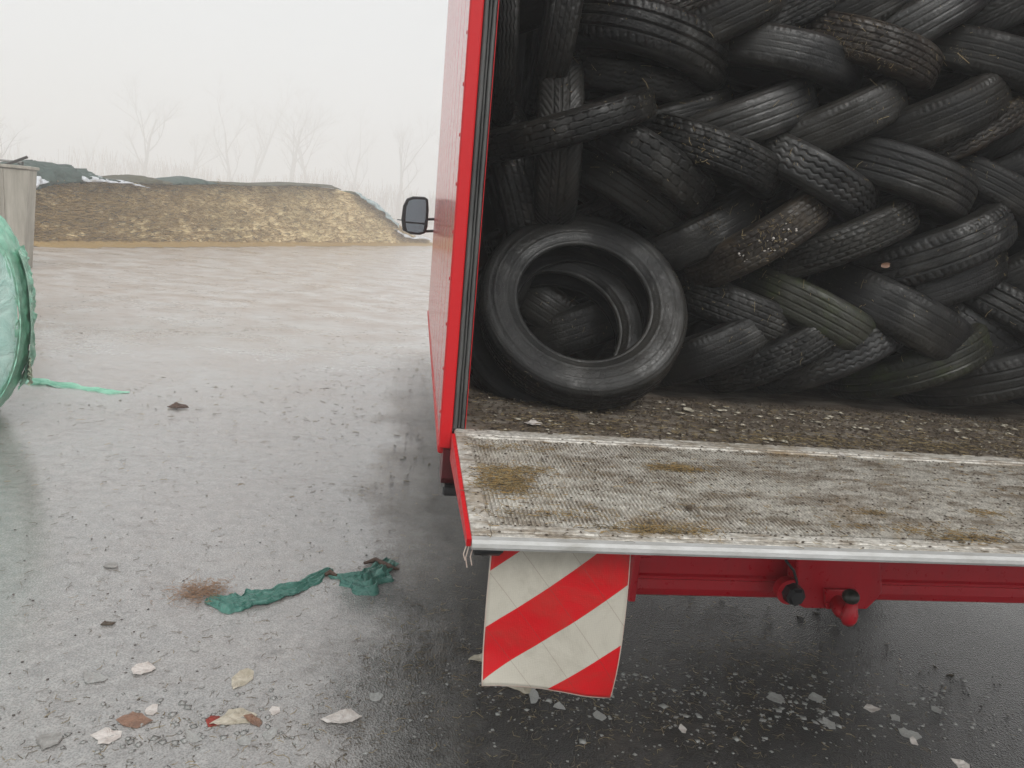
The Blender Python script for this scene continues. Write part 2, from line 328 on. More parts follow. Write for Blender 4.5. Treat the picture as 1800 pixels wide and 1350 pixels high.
MAT = dict(
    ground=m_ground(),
    rub=m_rubber('black_rubber', (.0065, .0065, .006), (.017, .0165, .0152)),
    rub_grey=m_rubber('grey_worn_rubber', (.010, .010, .010), (.026, .026, .025), rough=(.3, .5)),
    rub_green=m_rubber('mossy_rubber', (.010, .011, .008), (.022, .024, .016), (.04, .055, .012), .7),
    rub_brown=m_rubber('muddy_rubber', (.014, .011, .009), (.028, .022, .017), (.08, .058, .034), .7),
    liner=m_rubber('inner_rubber', (.012, .012, .012), (.024, .024, .024), rough=(.5, .8)),
    red=m_paint('red_paint', (.56, .004, .01), .2, streak=.6, dirt=.3, dc=(.2, .06, .05), coat=.35),
    red_frame=m_paint('red_frame_paint', (.64, .003, .008), .4, dirt=.05),
    red_chassis=m_paint('red_chassis_paint', (.52, .002, .014), .3, dirt=.25, dc=(.09, .035, .03)),
    red_dark=m_paint('grimy_red_paint', (.14, .004, .008), .4, dirt=.7, dc=(.03, .02, .018)),
    dark=m_simple('dark_underside_steel', (.02, .018, .016), (.05, .043, .036), .7, 14),
    inner=m_simple('box_inner_panel', (.02, .019, .018), (.05, .046, .042), .6, 8, vecs=(1, 1, .4)),
    seal=m_simple('rubber_door_seal', (.05, .052, .05), (.12, .12, .115), .45, 22, .002, vecs=(1, 1, .25)),
    plat=m_platform(), floor=m_box_floor(),
    alu=m_simple('bright_aluminium_edge', (.68, .68, .67), (.42, .41, .38), .35, 18, .0012, metal=.2, vecs=(.4, 1, 1)),
    flag=m_flag(), piping=m_simple('flag_piping', (.66, .6, .52), (.5, .36, .3), .5, 30),
    black=m_simple('black_plastic', (.015, .015, .016), (.035, .035, .036), .35, 25, .0008),
    ballrub=m_simple('greased_black_ball', (.012, .013, .01), (.04, .042, .03), .3, 30, .001),
    glass=None, steel=m_simple('grey_steel', (.25, .25, .25), (.4, .38, .36), .45, 20, metal=.7),
    silage=m_silage(),
    tarp=m_film('dark_green_tarp', (.018, .045, .036), (.05, .085, .07), .4, 3, .05),
    tarp_brown=m_film('brown_green_net', (.06, .06, .04), (.11, .10, .06), .6, 3, .05),
    tarp_blue=m_film('pale_blue_sheet', (.25, .36, .38), (.45, .52, .52), .4, 3, .04),
    sheet=m_film('white_plastic_sheet', (.75, .77, .8), (.5, .52, .55), .4, 2, .06),
    concrete=m_simple('stained_concrete', (.44, .41, .35), (.24, .22, .18), .8, 3, .01, vecs=(2.5, 2.5, .3)),
    mint=m_film('mint_stretch_film', (.42, .78, .60), (.22, .56, .40), .25, 7, .02),
    mint_pale=m_film('pale_mint_stretch_film', (.60, .86, .78), (.40, .68, .60), .25, 7, .03),
    hang=m_film('dirty_hanging_film', (.40, .50, .36), (.28, .36, .24), .4, 12, .01),
    gfilm=m_film('green_plastic_film', (.03, .13, .105), (.085, .25, .20), .2, 26, .008),
    straw=m_simple('pale_straw', (.42, .33, .17), (.24, .17, .08), .7, 40, 0),
    straw_dark=m_simple('wet_brown_straw', (.19, .145, .085), (.09, .07, .042), .55, 40, 0),
    straw_ochre=m_simple('ochre_straw', (.46, .30, .11), (.26, .17, .06), .7, 60, 0),
    grit=m_simple('dark_grit', (.05, .045, .038), (.12, .1, .085), .5, 60, .002),
    mudc=m_simple('wet_mud_clod', (.05, .036, .024), (.12, .09, .06), .5, 60, .004),
    paper=m_simple('weathered_white_plastic', (.72, .68, .64), (.45, .40, .36), .35, 28, .004),
    cream=m_simple('cream_plastic', (.6, .55, .45), (.34, .3, .22), .4, 28, .004),
    clear=m_film('cloudy_plastic', (.5, .5, .48), (.34, .34, .32), .2, 30, .004, .0, .8),
    brown_leaf=m_simple('brown_leaf', (.30, .17, .11), (.17, .1, .07), .5, 30, .004),
    stone=m_simple('grey_slate', (.22, .215, .20), (.38, .37, .35), .5, 30, .004),
    tuft=m_simple('reddish_straw', (.46, .28, .17), (.26, .16, .09), .6, 60, 0),
    redleaf=m_simple('red_leaf', (.36, .03, .015), (.15, .02, .01), .5, 40, .003),
    root=m_simple('brown_root', (.12, .06, .035), (.05, .03, .02), .55, 50, .004),
    bark=m_simple('grey_bark', (.40, .37, .33), (.28, .26, .23), .9, 5, .02),
    twig=m_simple('brown_twigs', (.42, .38, .33), (.32, .28, .24), .9, 5, 0),
    scrub=m_simple('bare_scrub', (.44, .35, .29), (.36, .28, .22), .9, 1, 0),
)
g = NM('mirror_glass'); g.set('color', (.20, .22, .24)); g.set('metal', .9); g.set('rough', .12); MAT['glass'] = g.m
g = NM('window_glass'); g.set('color', (.02, .022, .024)); g.set('rough', .05); MAT['window'] = g.m
g = NM('orange_lens'); g.set('color', (.6, .16, .02)); g.set('rough', .2); MAT['lens'] = g.m

# ------------------------------------------------------------------ ground
def build_ground():
    xs = np.concatenate([np.linspace(-180, -14, 12), np.linspace(-12, 8, 60), np.linspace(10, 180, 12)])
    ys = np.concatenate([np.linspace(-60, -4, 6), np.linspace(-2, 22, 80), np.linspace(24, 60, 20), np.linspace(70, 420, 14)])
    V = []
    for x in xs:
        for y in ys:
            z = 0.0
            if -13 < x < 9 and -3 < y < 60: z = .018*fn((x, y*.6, 0), .5, 3.1)*min(1, max(0, (y-.5)/3))
            V.append((x, y, z))
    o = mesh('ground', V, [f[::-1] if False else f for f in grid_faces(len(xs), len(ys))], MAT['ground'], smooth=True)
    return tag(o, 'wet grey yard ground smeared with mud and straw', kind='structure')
build_ground()

# ------------------------------------------------------------------ haze
hz = NM('pale_fog'); hz.t.nodes.remove(hz.b)
pv = hz.n('ShaderNodeVolumePrincipled'); pv.inputs['Color'].default_value = (.985, .983, .978, 1); pv.inputs['Density'].default_value = .0079
pv.inputs['Anisotropy'].default_value = 0.0
hz.L(pv.outputs[0], hz.out.inputs['Volume'])
b = MB().box(-200, 200, -65, 430, -1.2, 33); hzo = b.build('haze', hz.m); tag(hzo, 'pale fog filling the whole yard', kind='stuff')

# ------------------------------------------------------------------ truck
X0, X1, Y0, LB, ZF = .097, 2.86, 2.104, 3.34, .949
T = empty('truck', (X0+1.2, Y0, 0), 'red box truck with open rear loaded full of tyres', 'truck')
ZT = 3.15
def truck_box():
    # left side: shallow vertically ribbed panels, each its own piece
    npn = 10
    for i in range(npn):
        y0 = Y0+.03+i*(LB-.06)/npn; y1 = y0+(LB-.06)/npn-.006
        b = MB().box(X0, X0+.03, y0, y1, ZF, ZT, .004)
        b.build('side_panel', MAT['red'], T)
    MB().box(X0+.004, X0+.027, Y0+.03, Y0+LB-.03, ZF+.003, ZT-.003).build('side_wall_core', MAT['dark'], T)
    MB().box(X0+.034, X0+.044, Y0+.06, Y0+LB-.06, .99, ZT-.06).build('inner_panel', MAT['inner'], T)
    MB().box(X0-.004, X0+.034, Y0+.03, Y0+LB, ZF-.035, ZF-.002, .006).build('side_rail', MAT['red_frame'], T)
    MB().box(X1-.03, X1, Y0+.03, Y0+LB, ZF, ZT, .004).build('side_panel', MAT['red'], T)
    MB().box(X1-.045, X1-.034, Y0+.06, Y0+LB-.06, .99, ZT-.06).build('inner_panel', MAT['inner'], T)
    MB().box(X0, X1, Y0+.03, Y0+LB, ZT+.002, ZT+.04, .01).build('roof', MAT['red'], T)
    MB().box(X0+.05, X1-.05, Y0+LB-.05, Y0+LB-.01, 1.0, ZT-.01).build('front_wall', MAT['inner'], T)
    # rear frame
    for xa, xb in ((X0-.003, X0+.033), (X1-.033, X1+.003)):
        MB().box(xa, xb, Y0-.012, Y0+.03, ZF-.005, ZT+.04, .004).build('rear_post', MAT['red_frame'], T)
    MB().box(X0+.035, X1-.035, Y0-.012, Y0+.03, ZT-.05, ZT+.04, .004).build('rear_header', MAT['red_frame'], T)
    # rubber door seal of three lips
    for xa, xb in ((X0+.0345, X0+.048), (X0+.0493, X0+.057), (X0+.0583, X0+.070)):
        b = MB()
        n = 90
        V = []
        yf = Y0-.008 if xa < X0+.04 else (Y0+.002 if xa < X0+.055 else Y0-.004)
        for k in range(n+1):
            z = 1.004+(ZT-1.06)*k/n
            w = .0015*fn((z*6, xa*50, 0), 1.5); q = .004*abs(fn((z*22, xa*70, 3), 1.0)) if xa > X0+.055 else 0
            V += [(xa, Y0+.05, z), (xa+.0005, yf+.004+q, z), ((xa+xb)/2+w, yf+q, z), (xb-.0005+w, yf+.004+q, z), (xb+w, Y0+.05, z)]
        b.add(V, grid_faces(n+1, 5)).build('door_seal', MAT['seal'], T, True)
    MB().box(X0+.0712, X0+.0728, Y0-.002, Y0+.05, 1.004, ZT-.06).build('seal_trim', MAT['red_frame'], T)
    # box floor
    b = MB().box(X0+.05, X1-.05, Y0+.012, Y0+LB-.06, .93, 1.0)
    b.build('box_floor', MAT['floor'], T)
    MB().box(X0+.04, X1-.04, Y0-.05, Y0+.010, .955, 1.003, .004).build('floor_sill', MAT['plat'], T)
    # chassis
    for x in (.9, 1.6): MB().box(x, x+.07, 2.15, 7.4, .68, .86, .005).build('chassis_rail', MAT['dark'], T)
    for y in (2.4, 3.1, 3.9, 4.7): MB().box(.2, 2.42, y, y+.06, .862, .925).build('cross_member', MAT['dark'], T)
    MB().box(X1-.03, X1-.005, Y0+.04, Y0+LB, .20, .94, .006).build('sky_blocking_skirt', MAT['dark'], T)  # unseen panel added to keep sky reflection off the ground under the truck
    # corner bracket hanging under the rear frame
    MB().extrude_x([(2.10, .94), (2.10, .85), (2.14, .82), (2.24, .82), (2.30, .94)], X0+.012, X0+.10).build('corner_bracket', MAT['red_dark'], T)
    MB().box(X0+.02, X0+.09, 2.12, 2.18, .785, .818, .005).build('rubber_buffer', MAT['black'], T)
truck_box()
def fittings():
    for k in range(16):
        z = 1.05+k*.13
        MB().tube([(X0-.004, Y0+.012, z), (X0-.0065, Y0+.012, z)], [.006, .004], 8).build('rivet', MAT['red_frame'], T)
    MB().tube([(.75, 2.06, .66), (1.0, 2.07, .55), (1.35, 2.08, .60), (1.8, 2.07, .53), (2.3, 2.06, .66)], .009, 8).build('hanging_cable', MAT['black'], T, True)
fittings()
def beam():
    yb = 1.93
    prof = [(yb, .578), (yb-.006, .60), (yb-.003, .628), (yb-.010, .634), (yb-.010, .642), (yb-.003, .648), (yb, .70), (yb+.02, .715), (yb+.09, .715), (yb+.1, .70), (yb+.1, .585), (yb+.085, .57), (yb+.012, .57)]
    B = MB().extrude_x([(y, z) for y, z in prof][::-1], .69, 2.58).build('bumper_beam', MAT['red_chassis'], T)
    MB().box(.668, .689, yb-.02, yb+.12, .562, .725, .003).build('beam_end_plate', MAT['red_chassis'], T)
    MB().tube([(.63, yb-.006, .708), (.72, yb-.006, .706)], .009, 10).build('hinge_pin', MAT['red_chassis'], T)
    MB().box(2.581, 2.60, yb-.02, yb+.12, .562, .725, .003).build('beam_end_plate', MAT['red_chassis'], T)
    # tow bracket
    y1 = yb-.085
    P = lambda x, y: (lambda p: (p[0], p[2]))(on_y(x, y, y1))
    poly = [P(1402, 980), P(1549, 984), P(1552, 1040), P(1544, 1052), P(1524, 1072), P(1415, 1070), P(1392, 1058), P(1400, 1030)]
    br = MB().extrude_y(poly[::-1], y1, y1+.06).build('tow_bracket', MAT['red_chassis'], T)
    md = br.modifiers.new('edge', 'BEVEL'); md.width = .006; md.segments = 2
    poly2 = [P(1446, 1032), P(1503, 1034), P(1504, 1068), P(1448, 1067)]
    pl = MB().extrude_y(poly2[::-1], y1-.014, y1-.001).build('coupling_plate', MAT['red_chassis'], T)
    md = pl.modifiers.new('edge', 'BEVEL'); md.width = .003; md.segments = 2
    for (x, y) in ((1455, 1038), (1452, 1061)):
        c = on_y(x, y, y1-.016); MB().tube([(c[0], y1-.014, c[2]), (c[0], y1-.022, c[2])], .0065, 6).build('bolt', MAT['red_chassis'], T)
    # ball neck and ball
    c0 = on_y(1470, 1050, y1); c1 = on_y(1492, 1080, y1-.09); cb = on_y(1497, 1050, y1-.10)
    MB().tube([(c0[0]-.005, y1, c0[2]-.004), (c0[0]+.002, y1-.03, c0[2]-.02), (c1[0]-.004, y1-.065, c1[2]-.002), (c1[0], y1-.09, c1[2]-.004)], [.024, .026, .024, .018], 16).build('ball_neck', MAT['red_chassis'], T, True)
    MB().tube([(c1[0]+.002, y1-.092, c1[2]-.027), (c1[0], y1-.092, c1[2]-.012), (c1[0], y1-.094, c1[2]+.004), (c1[0], y1-.094, cb[2]-.006)], [.016, .023, .022, .011], 18).build('ball_socket', MAT['red_chassis'], T, True)
    n = 10; pts = []; rs = []
    for k in range(n+1):
        a = -pi/2+pi*k/n; pts.append((cb[0], y1-.096, cb[2]+.021*sin(a))); rs.append(max(.001, .0235*cos(a)))
    MB().tube(pts, rs, 22).build('tow_ball', MAT['ballrub'], T, True)
    # round electric socket with flip cover
    s = on_y(1393, 1045, y1-.02)
    MB().tube([(s[0]-.002, y1+.02, s[2]), (s[0]-.002, y1-.008, s[2])], .038, 24).build('socket_ring', MAT['red_chassis'], T)
    k = MB().tube([(s[0]+.004, y1-.008, s[2]), (s[0]+.004, y1-.034, s[2])], [.031, .029], 8); k.build('socket', MAT['black'], T)
    MB().tube([(s[0]+.004, y1-.0345, s[2]), (s[0]+.004, y1-.044, s[2])], [.027, .02], 6).build('socket_cover', MAT['black'], T)
    c = [on_y(1378, 982, y1), on_y(1392, 1000, y1), on_y(1398, 1020, y1), on_y(1396, 1034, y1)]
    MB().tube([(p[0], y1-.01+.0*i, p[2]) for i, p in enumerate(c)], .004, 8).build('socket_cable', MAT['black'], T, True)
beam()
def wheels():
    for x in (.36, 2.42):
        for y in (3.55, 6.6):
            pr = [(.17, .0), (.2, .0), (.33, .012), (.365, .03), (.375, .06), (.375, .15), (.365, .18), (.33, .2), (.2, .21), (.17, .2)]
            V = []; n = 40
            for k in range(n):
                a = 2*pi*k/n
                for r, d in pr: V.append((x+d, y+r*cos(a), .375+r*sin(a)))
            mesh('wheel_tyre', V, grid_faces(n, len(pr), True), MAT['rub'], T, True)
            hub = MB().tube([(x+.03, y, .375), (x+.06, y, .375), (x+.16, y, .375), (x+.18, y, .375)], [.16, .18, .18, .16], 28); hub.build('wheel_rim', MAT['steel'], T)
    for y in (3.55, 6.6): MB().tube([(.5, y, .375), (2.25, y, .375)], .05, 12).build('axle', MAT['dark'], T)
wheels()
def cab():
    prof = [(5.52, .55), (5.52, 2.25), (5.7, 2.42), (6.5, 2.38), (6.95, 1.75), (7.55, 1.45), (7.65, 1.2), (7.65, .5)]
    c = MB().extrude_x(prof, .42, 2.2).build('cab_body', MAT['red'], T)
    for x in (.413, 2.2+.007-.006):
        MB().extrude_x([(5.75, 1.6), (5.75, 2.2), (6.4, 2.2), (6.75, 1.62)], x, x+.006).build('cab_window', MAT['window'], T)
    MB().add([(.5, 6.56, 2.33), (2.12, 6.56, 2.33), (2.12, 6.95, 1.80), (.5, 6.95, 1.80)], [(0, 1, 2, 3)]).build('windscreen', MAT['window'], T)
    for x in (.5, 1.9): MB().box(x, x+.22, 7.651, 7.67, .9, 1.1, .006).build('headlight', MAT['alu'], T)
cab()
def mirror():
    ym = 6.2
    P = lambda x, y, d=0: (lambda p: (p[0], ym+d, p[2]))(on_y(x, y, ym))
    outl = [(708, 404), (706, 385), (709, 362), (715, 350), (726, 346), (746, 347), (752, 351), (753, 370), (751, 398), (747, 409), (738, 412), (722, 411)]
    n = len(outl)
    cx, cy = 729, 380
    rings = [(1.0, 0.0), (1.04, .03), (1.02, .09), (.8, .14), (.45, .16)]
    V = []
    for s, d in rings:
        for (x, y) in outl: V.append(P(cx+(x-cx)*s, cy+(y-cy)*s, d))
    Fc = [(i*n+k, i*n+(k+1) % n, (i+1)*n+(k+1) % n, (i+1)*n+k) for i in range(len(rings)-1) for k in range(n)]
    Fc.append(tuple((len(rings)-1)*n+k for k in range(n))); Fc.append(tuple(range(n-1, -1, -1)))
    hsg = mesh('mirror_housing', V, Fc, MAT['black'], T, False)
    hsg.modifiers.new('edge', 'BEVEL').width = .006
    up = [(713, 389), (714, 366), (719, 353), (728, 350), (747, 351), (749, 356), (748, 384), (746, 392)]
    lo = [(713, 392), (746, 395), (744, 407), (735, 409), (716, 406)]
    for nm, po, mt in (('mirror_glass', up, MAT['glass']), ('wide_angle_glass', lo, MAT['glass'])):
        k = len(po); V = [P(x, y, -.008) for x, y in po]+[P(x, y, -.001) for x, y in po]
        mesh(nm, V, [tuple(range(k)), tuple(range(2*k-1, k-1, -1))]+[(i, i+k, (i+1) % k+k, (i+1) % k) for i in range(k)], mt, T)
    for (y0, y1) in ((386, 384), (407, 405)):
        a = P(745, y0, .06); q = P(790, y1, .06); MB().tube([a, (q[0], q[1], q[2]), (.43, ym+.25, q[2])], .011, 10).build('mirror_arm', MAT['black'], T)
    MB().tube([P(706, 387, .05), P(698, 386, .06)], .004, 8).build('mirror_aerial', MAT['black'], T)
mirror()

# ------------------------------------------------------------------ tail lift platform
PX0, PX1, PY1, PY0, PZ = .133, 2.82, 2.05, 1.325, 1.0
LIFT = empty('tail_lift', (1.3, PY0, PZ), 'dirty ribbed aluminium tail lift platform lowered level behind the truck', 'tail lift')
def platform():
    pitch = .0095; x0, x1 = PX0+.045, PX1-.04; ya, yb = PY0+.085, PY1-.03
    n = int((x1-x0)/pitch)
    ys = np.linspace(ya, yb, 34)
    V = []; cols = []
    for i in range(n):
        xx = x0+i*pitch
        cols += [(xx, 0), (xx+pitch*.42, 0), (xx+pitch*.55, 1), (xx+pitch*.88, 1)]
    cols.append((x0+n*pitch, 0))
    for (x, h) in cols:
        for y in ys: V.append((x, y, PZ-.002+h*.0045*(1+.3*fn((x, y, 0), 9))))
    mesh('ribbed_deck', V, grid_faces(len(cols), len(ys)), MAT['plat'], LIFT)
    # deck body below
    MB().extrude_x([(PY0+.02, .985), (PY1, .93), (PY1, .9905), (PY0+.02, .9905)][::-1], PX0+.012, PX1-.012).build('deck_body', MAT['dark'], LIFT)
    # smooth borders
    MB().box(PX0+.004, x0-.001, PY0+.03, PY1-.002, .991, PZ+.0035, .002).build('deck_border', MAT['plat'], LIFT)
    MB().box(x1+.001, PX1-.004, PY0+.03, PY1-.002, .991, PZ+.0035, .002).build('deck_border', MAT['plat'], LIFT)
    for i, (a, c, h) in enumerate(((PY0+.024, PY0+.043, .002), (PY0+.0445, PY0+.063, .0035), (PY0+.0645, PY0+.0835, .002))):
        MB().box(x0, x1, a, c, .991, PZ+h, .0018).build('front_strip', MAT['plat'], LIFT)
    MB().box(x0, x1, PY1-.029, PY1-.014, .991, PZ+.006, .003).build('rear_strip', MAT['plat'], LIFT)
    MB().box(x0, x1, PY1-.013, PY1+.001, .991, PZ+.002, .002).build('rear_strip', MAT['plat'], LIFT)
    # rounded bright front lip
    pr = [(PY0+.023, PZ+.002), (PY0+.008, PZ+.001), (PY0+.001, PZ-.004), (PY0, PZ-.012), (PY0+.003, PZ-.018), (PY0+.023, PZ-.019)]
    MB().extrude_x(pr, PX0+.004, PX1-.004).build('front_lip', MAT['alu'], LIFT)
    # red side plate seen along the left edge
    MB().extrude_x([(PY0+.012, .985), (PY1, .925), (PY1, PZ+.004), (PY0+.006, PZ+.003)][::-1], PX0-.006, PX0+.003).build('side_plate', MAT['red_frame'], LIFT)
    MB().extrude_x([(PY0+.012, .985), (PY1, .925), (PY1, PZ+.004), (PY0+.006, PZ+.003)][::-1], PX1-.003, PX1+.006).build('side_plate', MAT['red_frame'], LIFT)
    for (x, l) in ((PX0+.001, .05), (PX0-.004, .035), (PX0+.01, .045)):
        MB().tube([(x, PY0+.016, .99), (x-.006, PY0+.014, .985-l*.5), (x-.002, PY0+.012, .99-l)], .0012, 5).build('frayed_strip', MAT['piping'], LIFT)
    MB().box(PX0+.008, PX0+.075, PY0+.05, PY0+.13, .945, .978, .008).build('corner_roller', MAT['black'], LIFT)
    # lift arms under the deck
    for x in (.72, 1.95): MB().extrude_x([(PY0+.4, .955), (2.16, .76), (2.16, .68), (2.0, .70), (PY0+.4, .93)][::-1], x, x+.05).build('lift_arm', MAT['red_chassis'], LIFT)
platform()

# ------------------------------------------------------------------ warning flag
def flag():
    yf = 1.395
    nu, nv = 40, 44
    # corners measured from the photograph on the hanging plane
    tl, tr = on_y(866, 952, yf), on_y(1108, 962, yf)
    bl, brr = on_y(847, 1197, yf), on_y(1074, 1230, yf)
    top = .985
    FL = empty('warning_flag', (float(tl[0]+tr[0])/2, yf, .98), 'red and white striped warning flag hanging under the platform edge', 'flag')
    V = []; uvs = []
    for i in range(nu+1):
        u = i/nu
        for j in range(nv+1):
            v = j/nv
            p = tl*(1-u)*(1-v)+tr*u*(1-v)+bl*(1-u)*v+brr*u*v
            # lower hem bows, the side edges bow outward a little
            p = p.copy()
            p[2] += .008*sin(pi*u*1.0)*v**6*(1.0-.5*u) 
            p[0] += .006*sin(pi*v)*(1 if u > .5 else -.3)*abs(2*u-1)
            curl = max(0, v-.72)/.28
            p[1] += .004*cos(u*pi*1.15+.4)*v - .018*curl**2*(max(0, .45-u)/.45) + .0015*fn((u*3, v*3, 0), 1.2)
            rr = max(0, (u-.72)/.28)*max(0, (v-.72)/.28)
            p[1] += .012*rr*rr
            V.append(tuple(p)); uvs.append((u*.30, v*.330))
        
    me = bpy.data.meshes.new('flag_cloth'); me.from_pydata(V, [], grid_faces(nu+1, nv+1))
    ul = me.uv_layers.new(name='UVMap')
    for lp in me.loops: ul.data[lp.index].uv = uvs[lp.vertex_index]
    o = link(me, 'flag_cloth', MAT['flag'], FL, True)
    s = o.modifiers.new('thick', 'SOLIDIFY'); s.thickness = .0022
    g = lambda i, j: V[i*(nv+1)+j]
    path = [g(0, j) for j in range(nv+1)]+[g(i, nv) for i in range(1, nu+1)]+[g(nu, j) for j in range(nv-1, -1, -1)]
    MB().tube(path, .0024, 6).build('flag_piping', MAT['piping'], FL, True)
    MB().box(tl[0]-.004, tr[0]+.004, yf-.004, yf+.006, .955, .986, .002).build('flag_clamp', MAT['black'], FL)
flag()

# ------------------------------------------------------------------ tyres
RT = .31
def tread_depth(pat, S, Z):
    """S arc length (m), Z across (m); groove depth 0..1"""
    d = np.zeros_like(S)
    def line(x, c, wd): return np.clip(1.15-np.abs(x-c)/wd, 0, 1)
    def per(x, p): return np.abs((x/p) % 1.0-.5)*p      # distance to the groove at half period
    aZ = np.abs(Z)
    if pat == 0:      # three straight grooves, shoulder slots
        for c in (-.038, 0, .038): d = np.maximum(d, line(Z, c, .0048))
        d = np.maximum(d, np.where(aZ > .046, np.clip(1.2-per(S+.3*Z, .026)/.0028, 0, 1), 0)*.8)
        d = np.maximum(d, np.where((aZ < .034) & (aZ > .006), np.clip(1.2-per(S-.5*Z, .026)/.0018, 0, 1), 0)*.5)
    elif pat == 1:    # zigzag grooves
        zz = .007*(2*np.abs((S/.034) % 1-.5)*2-1)
        for c in (-.045, -.015, .015, .045): d = np.maximum(d, line(Z+zz, c, .0036))
        d = np.maximum(d, np.where(aZ > .05, np.clip(1.2-per(S, .034)/.0024, 0, 1), 0)*.6)
    elif pat == 2:    # winter blocks, staggered
        row = np.floor((Z+.08)/.0265); off = (row % 2)*.018
        d = np.maximum(d, np.clip(1.2-per(Z+.08-.01325, .0265)/.0032, 0, 1))
        d = np.maximum(d, np.clip(1.2-per(S+off+.004*np.sin(Z*180), .036)/.0034, 0, 1))
        d = np.maximum(d, np.clip(1.1-per(S+off, .009)/.0012, 0, 1)*.25)
    elif pat == 3:    # slanted arrow slots
        d = np.maximum(d, np.clip(1.2-per(S+aZ*1.3, .030)/.003, 0, 1)*(aZ > .012))
        for c in (-.03, .03): d = np.maximum(d, line(Z, c, .0035))
        d = np.maximum(d, line(Z, 0, .004)*.7)
    elif pat == 4:    # nearly bald, faint ribs
        for c in (-.042, -.014, .014, .042): d = np.maximum(d, line(Z, c, .003)*.35)
        d = np.maximum(d, np.where(aZ > .058, np.clip(1.1-per(S, .02)/.0022, 0, 1), 0)*.7)
    elif pat == 5:    # four ribs with curved lateral sipes
        for c in (-.046, -.016, .016, .046): d = np.maximum(d, line(Z, c, .004))
        d = np.maximum(d, np.clip(1.1-per(S+9*Z*Z*2.2, .016)/.0017, 0, 1)*.5)
    elif pat == 6:    # hexagon-ish truck blocks
        sx = S/.042; zy = (Z+.08)/.036
        a = np.abs(((sx+.5*(np.floor(zy) % 2)) % 1)-.5); e = np.abs((zy % 1)-.5)
        d = np.maximum(d, np.clip((e*.9+a*.45-.52)*14, 0, 1)); d = np.maximum(d, np.clip((a-.45)*18, 0, 1)*(e < .42))
    # the slots run out over the shoulders
    return d
NS = 400
def revolve(name, prof, ns, mat=None, disp=None):
    pr = np.array(prof); nv = len(pr)
    a = np.arange(ns)*2*pi/ns
    r = np.broadcast_to(pr[:, 0], (ns, nv)).copy(); z = np.broadcast_to(pr[:, 1], (ns, nv)).copy()
    if disp is not None: r = r-disp(a[:, None]*RT+0*z, z)
    V = np.stack([r*np.cos(a)[:, None], r*np.sin(a)[:, None], z], -1).reshape(-1, 3)
    i = np.arange(ns)[:, None]; j = np.arange(nv-1)[None]
    i2 = (i+1) % ns
    Q = np.stack([i*nv+j, i2*nv+j, i2*nv+j+1, i*nv+j+1], -1).reshape(-1, 4)
    me = np_me(name, V, Q); me.polygons.foreach_set('use_smooth', [True]*len(me.polygons)); return me
def smoothprof(pts, n):
    pts = np.array(pts, float); m = len(pts); out = []
    for i in range(m-1):
        p0, p1, p2, p3 = pts[max(i-1, 0)], pts[i], pts[i+1], pts[min(i+2, m-1)]
        for t in np.linspace(0, 1, n, endpoint=False):
            out.append(.5*((2*p1)+(-p0+p2)*t+(2*p0-5*p1+4*p2-p3)*t*t+(-p0+3*p1-3*p2+p3)*t**3))
    out.append(pts[-1]); return out
tz = np.linspace(-.074, .074, 45)
crown = lambda z: RT-.55*z*z-.004*(abs(z)/.074)**6
TREADS = []
for p, dep in ((0, .009), (1, .008), (2, .009), (3, .008), (4, .006), (5, .0075), (6, .008)):
    prof = [(crown(z), z) for z in tz]
    prof = [(crown(.074)-.007, -.082), (crown(.074)-.003, -.0785)]+prof+[(crown(.074)-.003, .0785), (crown(.074)-.007, .082)]
    wear = lambda S, Z, p=p, dep=dep: tread_depth(p, S, Z)*dep*(.75+.25*np.sin(S*3.1+p))*np.clip((.084-np.abs(Z))/.006, 0, 1)+.0012*np.sin(S*9.3+p)*np.cos(Z*30)
    TREADS.append(revolve('tread', prof, NS, None, wear))
sh = crown(.074)-.007
side_pts = [(sh, .082), (.290, .0895), (.272, .0945), (.252, .0965), (.232, .0935), (.214, .0845), (.204, .0765)]
def ridge_prof(detail):
    out = []
    for (r, z) in smoothprof(side_pts, 6 if detail else 2):
        q = 0
        if detail:
            for c in (.284, .279, .262, .226, .2215): q += .0030*max(0, 1-abs(r-c)/.0026)
        out.append((r, z+q))
    return out
bead_pts = [(.204, .0765), (.199, .0775), (.1955, .074), (.193, .068), (.1925, .060), (.196, .0545)]
liner_pts = [(.196, .0545), (.208, .060), (.225, .076), (.25, .085), (.272, .083), (.288, .068), (.2945, .035), (.2955, 0)]
flip = lambda P: [(r, -z) for r, z in P][::-1]
SIDE = [revolve('sidewall', ridge_prof(False), 96), revolve('sidewall', flip(ridge_prof(False)), 96)]
SIDE_D = [revolve('sidewall', ridge_prof(True), 160), revolve('sidewall', flip(ridge_prof(True)), 160)]
BEAD = [revolve('bead', bead_pts, 96), revolve('bead', flip(bead_pts), 96)]
LINER = revolve('inner_liner', smoothprof(liner_pts, 2)+smoothprof(flip(liner_pts), 2)[1:], 64)
for me in TREADS+SIDE+SIDE_D+BEAD: me.materials.append(MAT['rub'])
LINER.materials.append(MAT['liner'])
tyres = []; roots = []
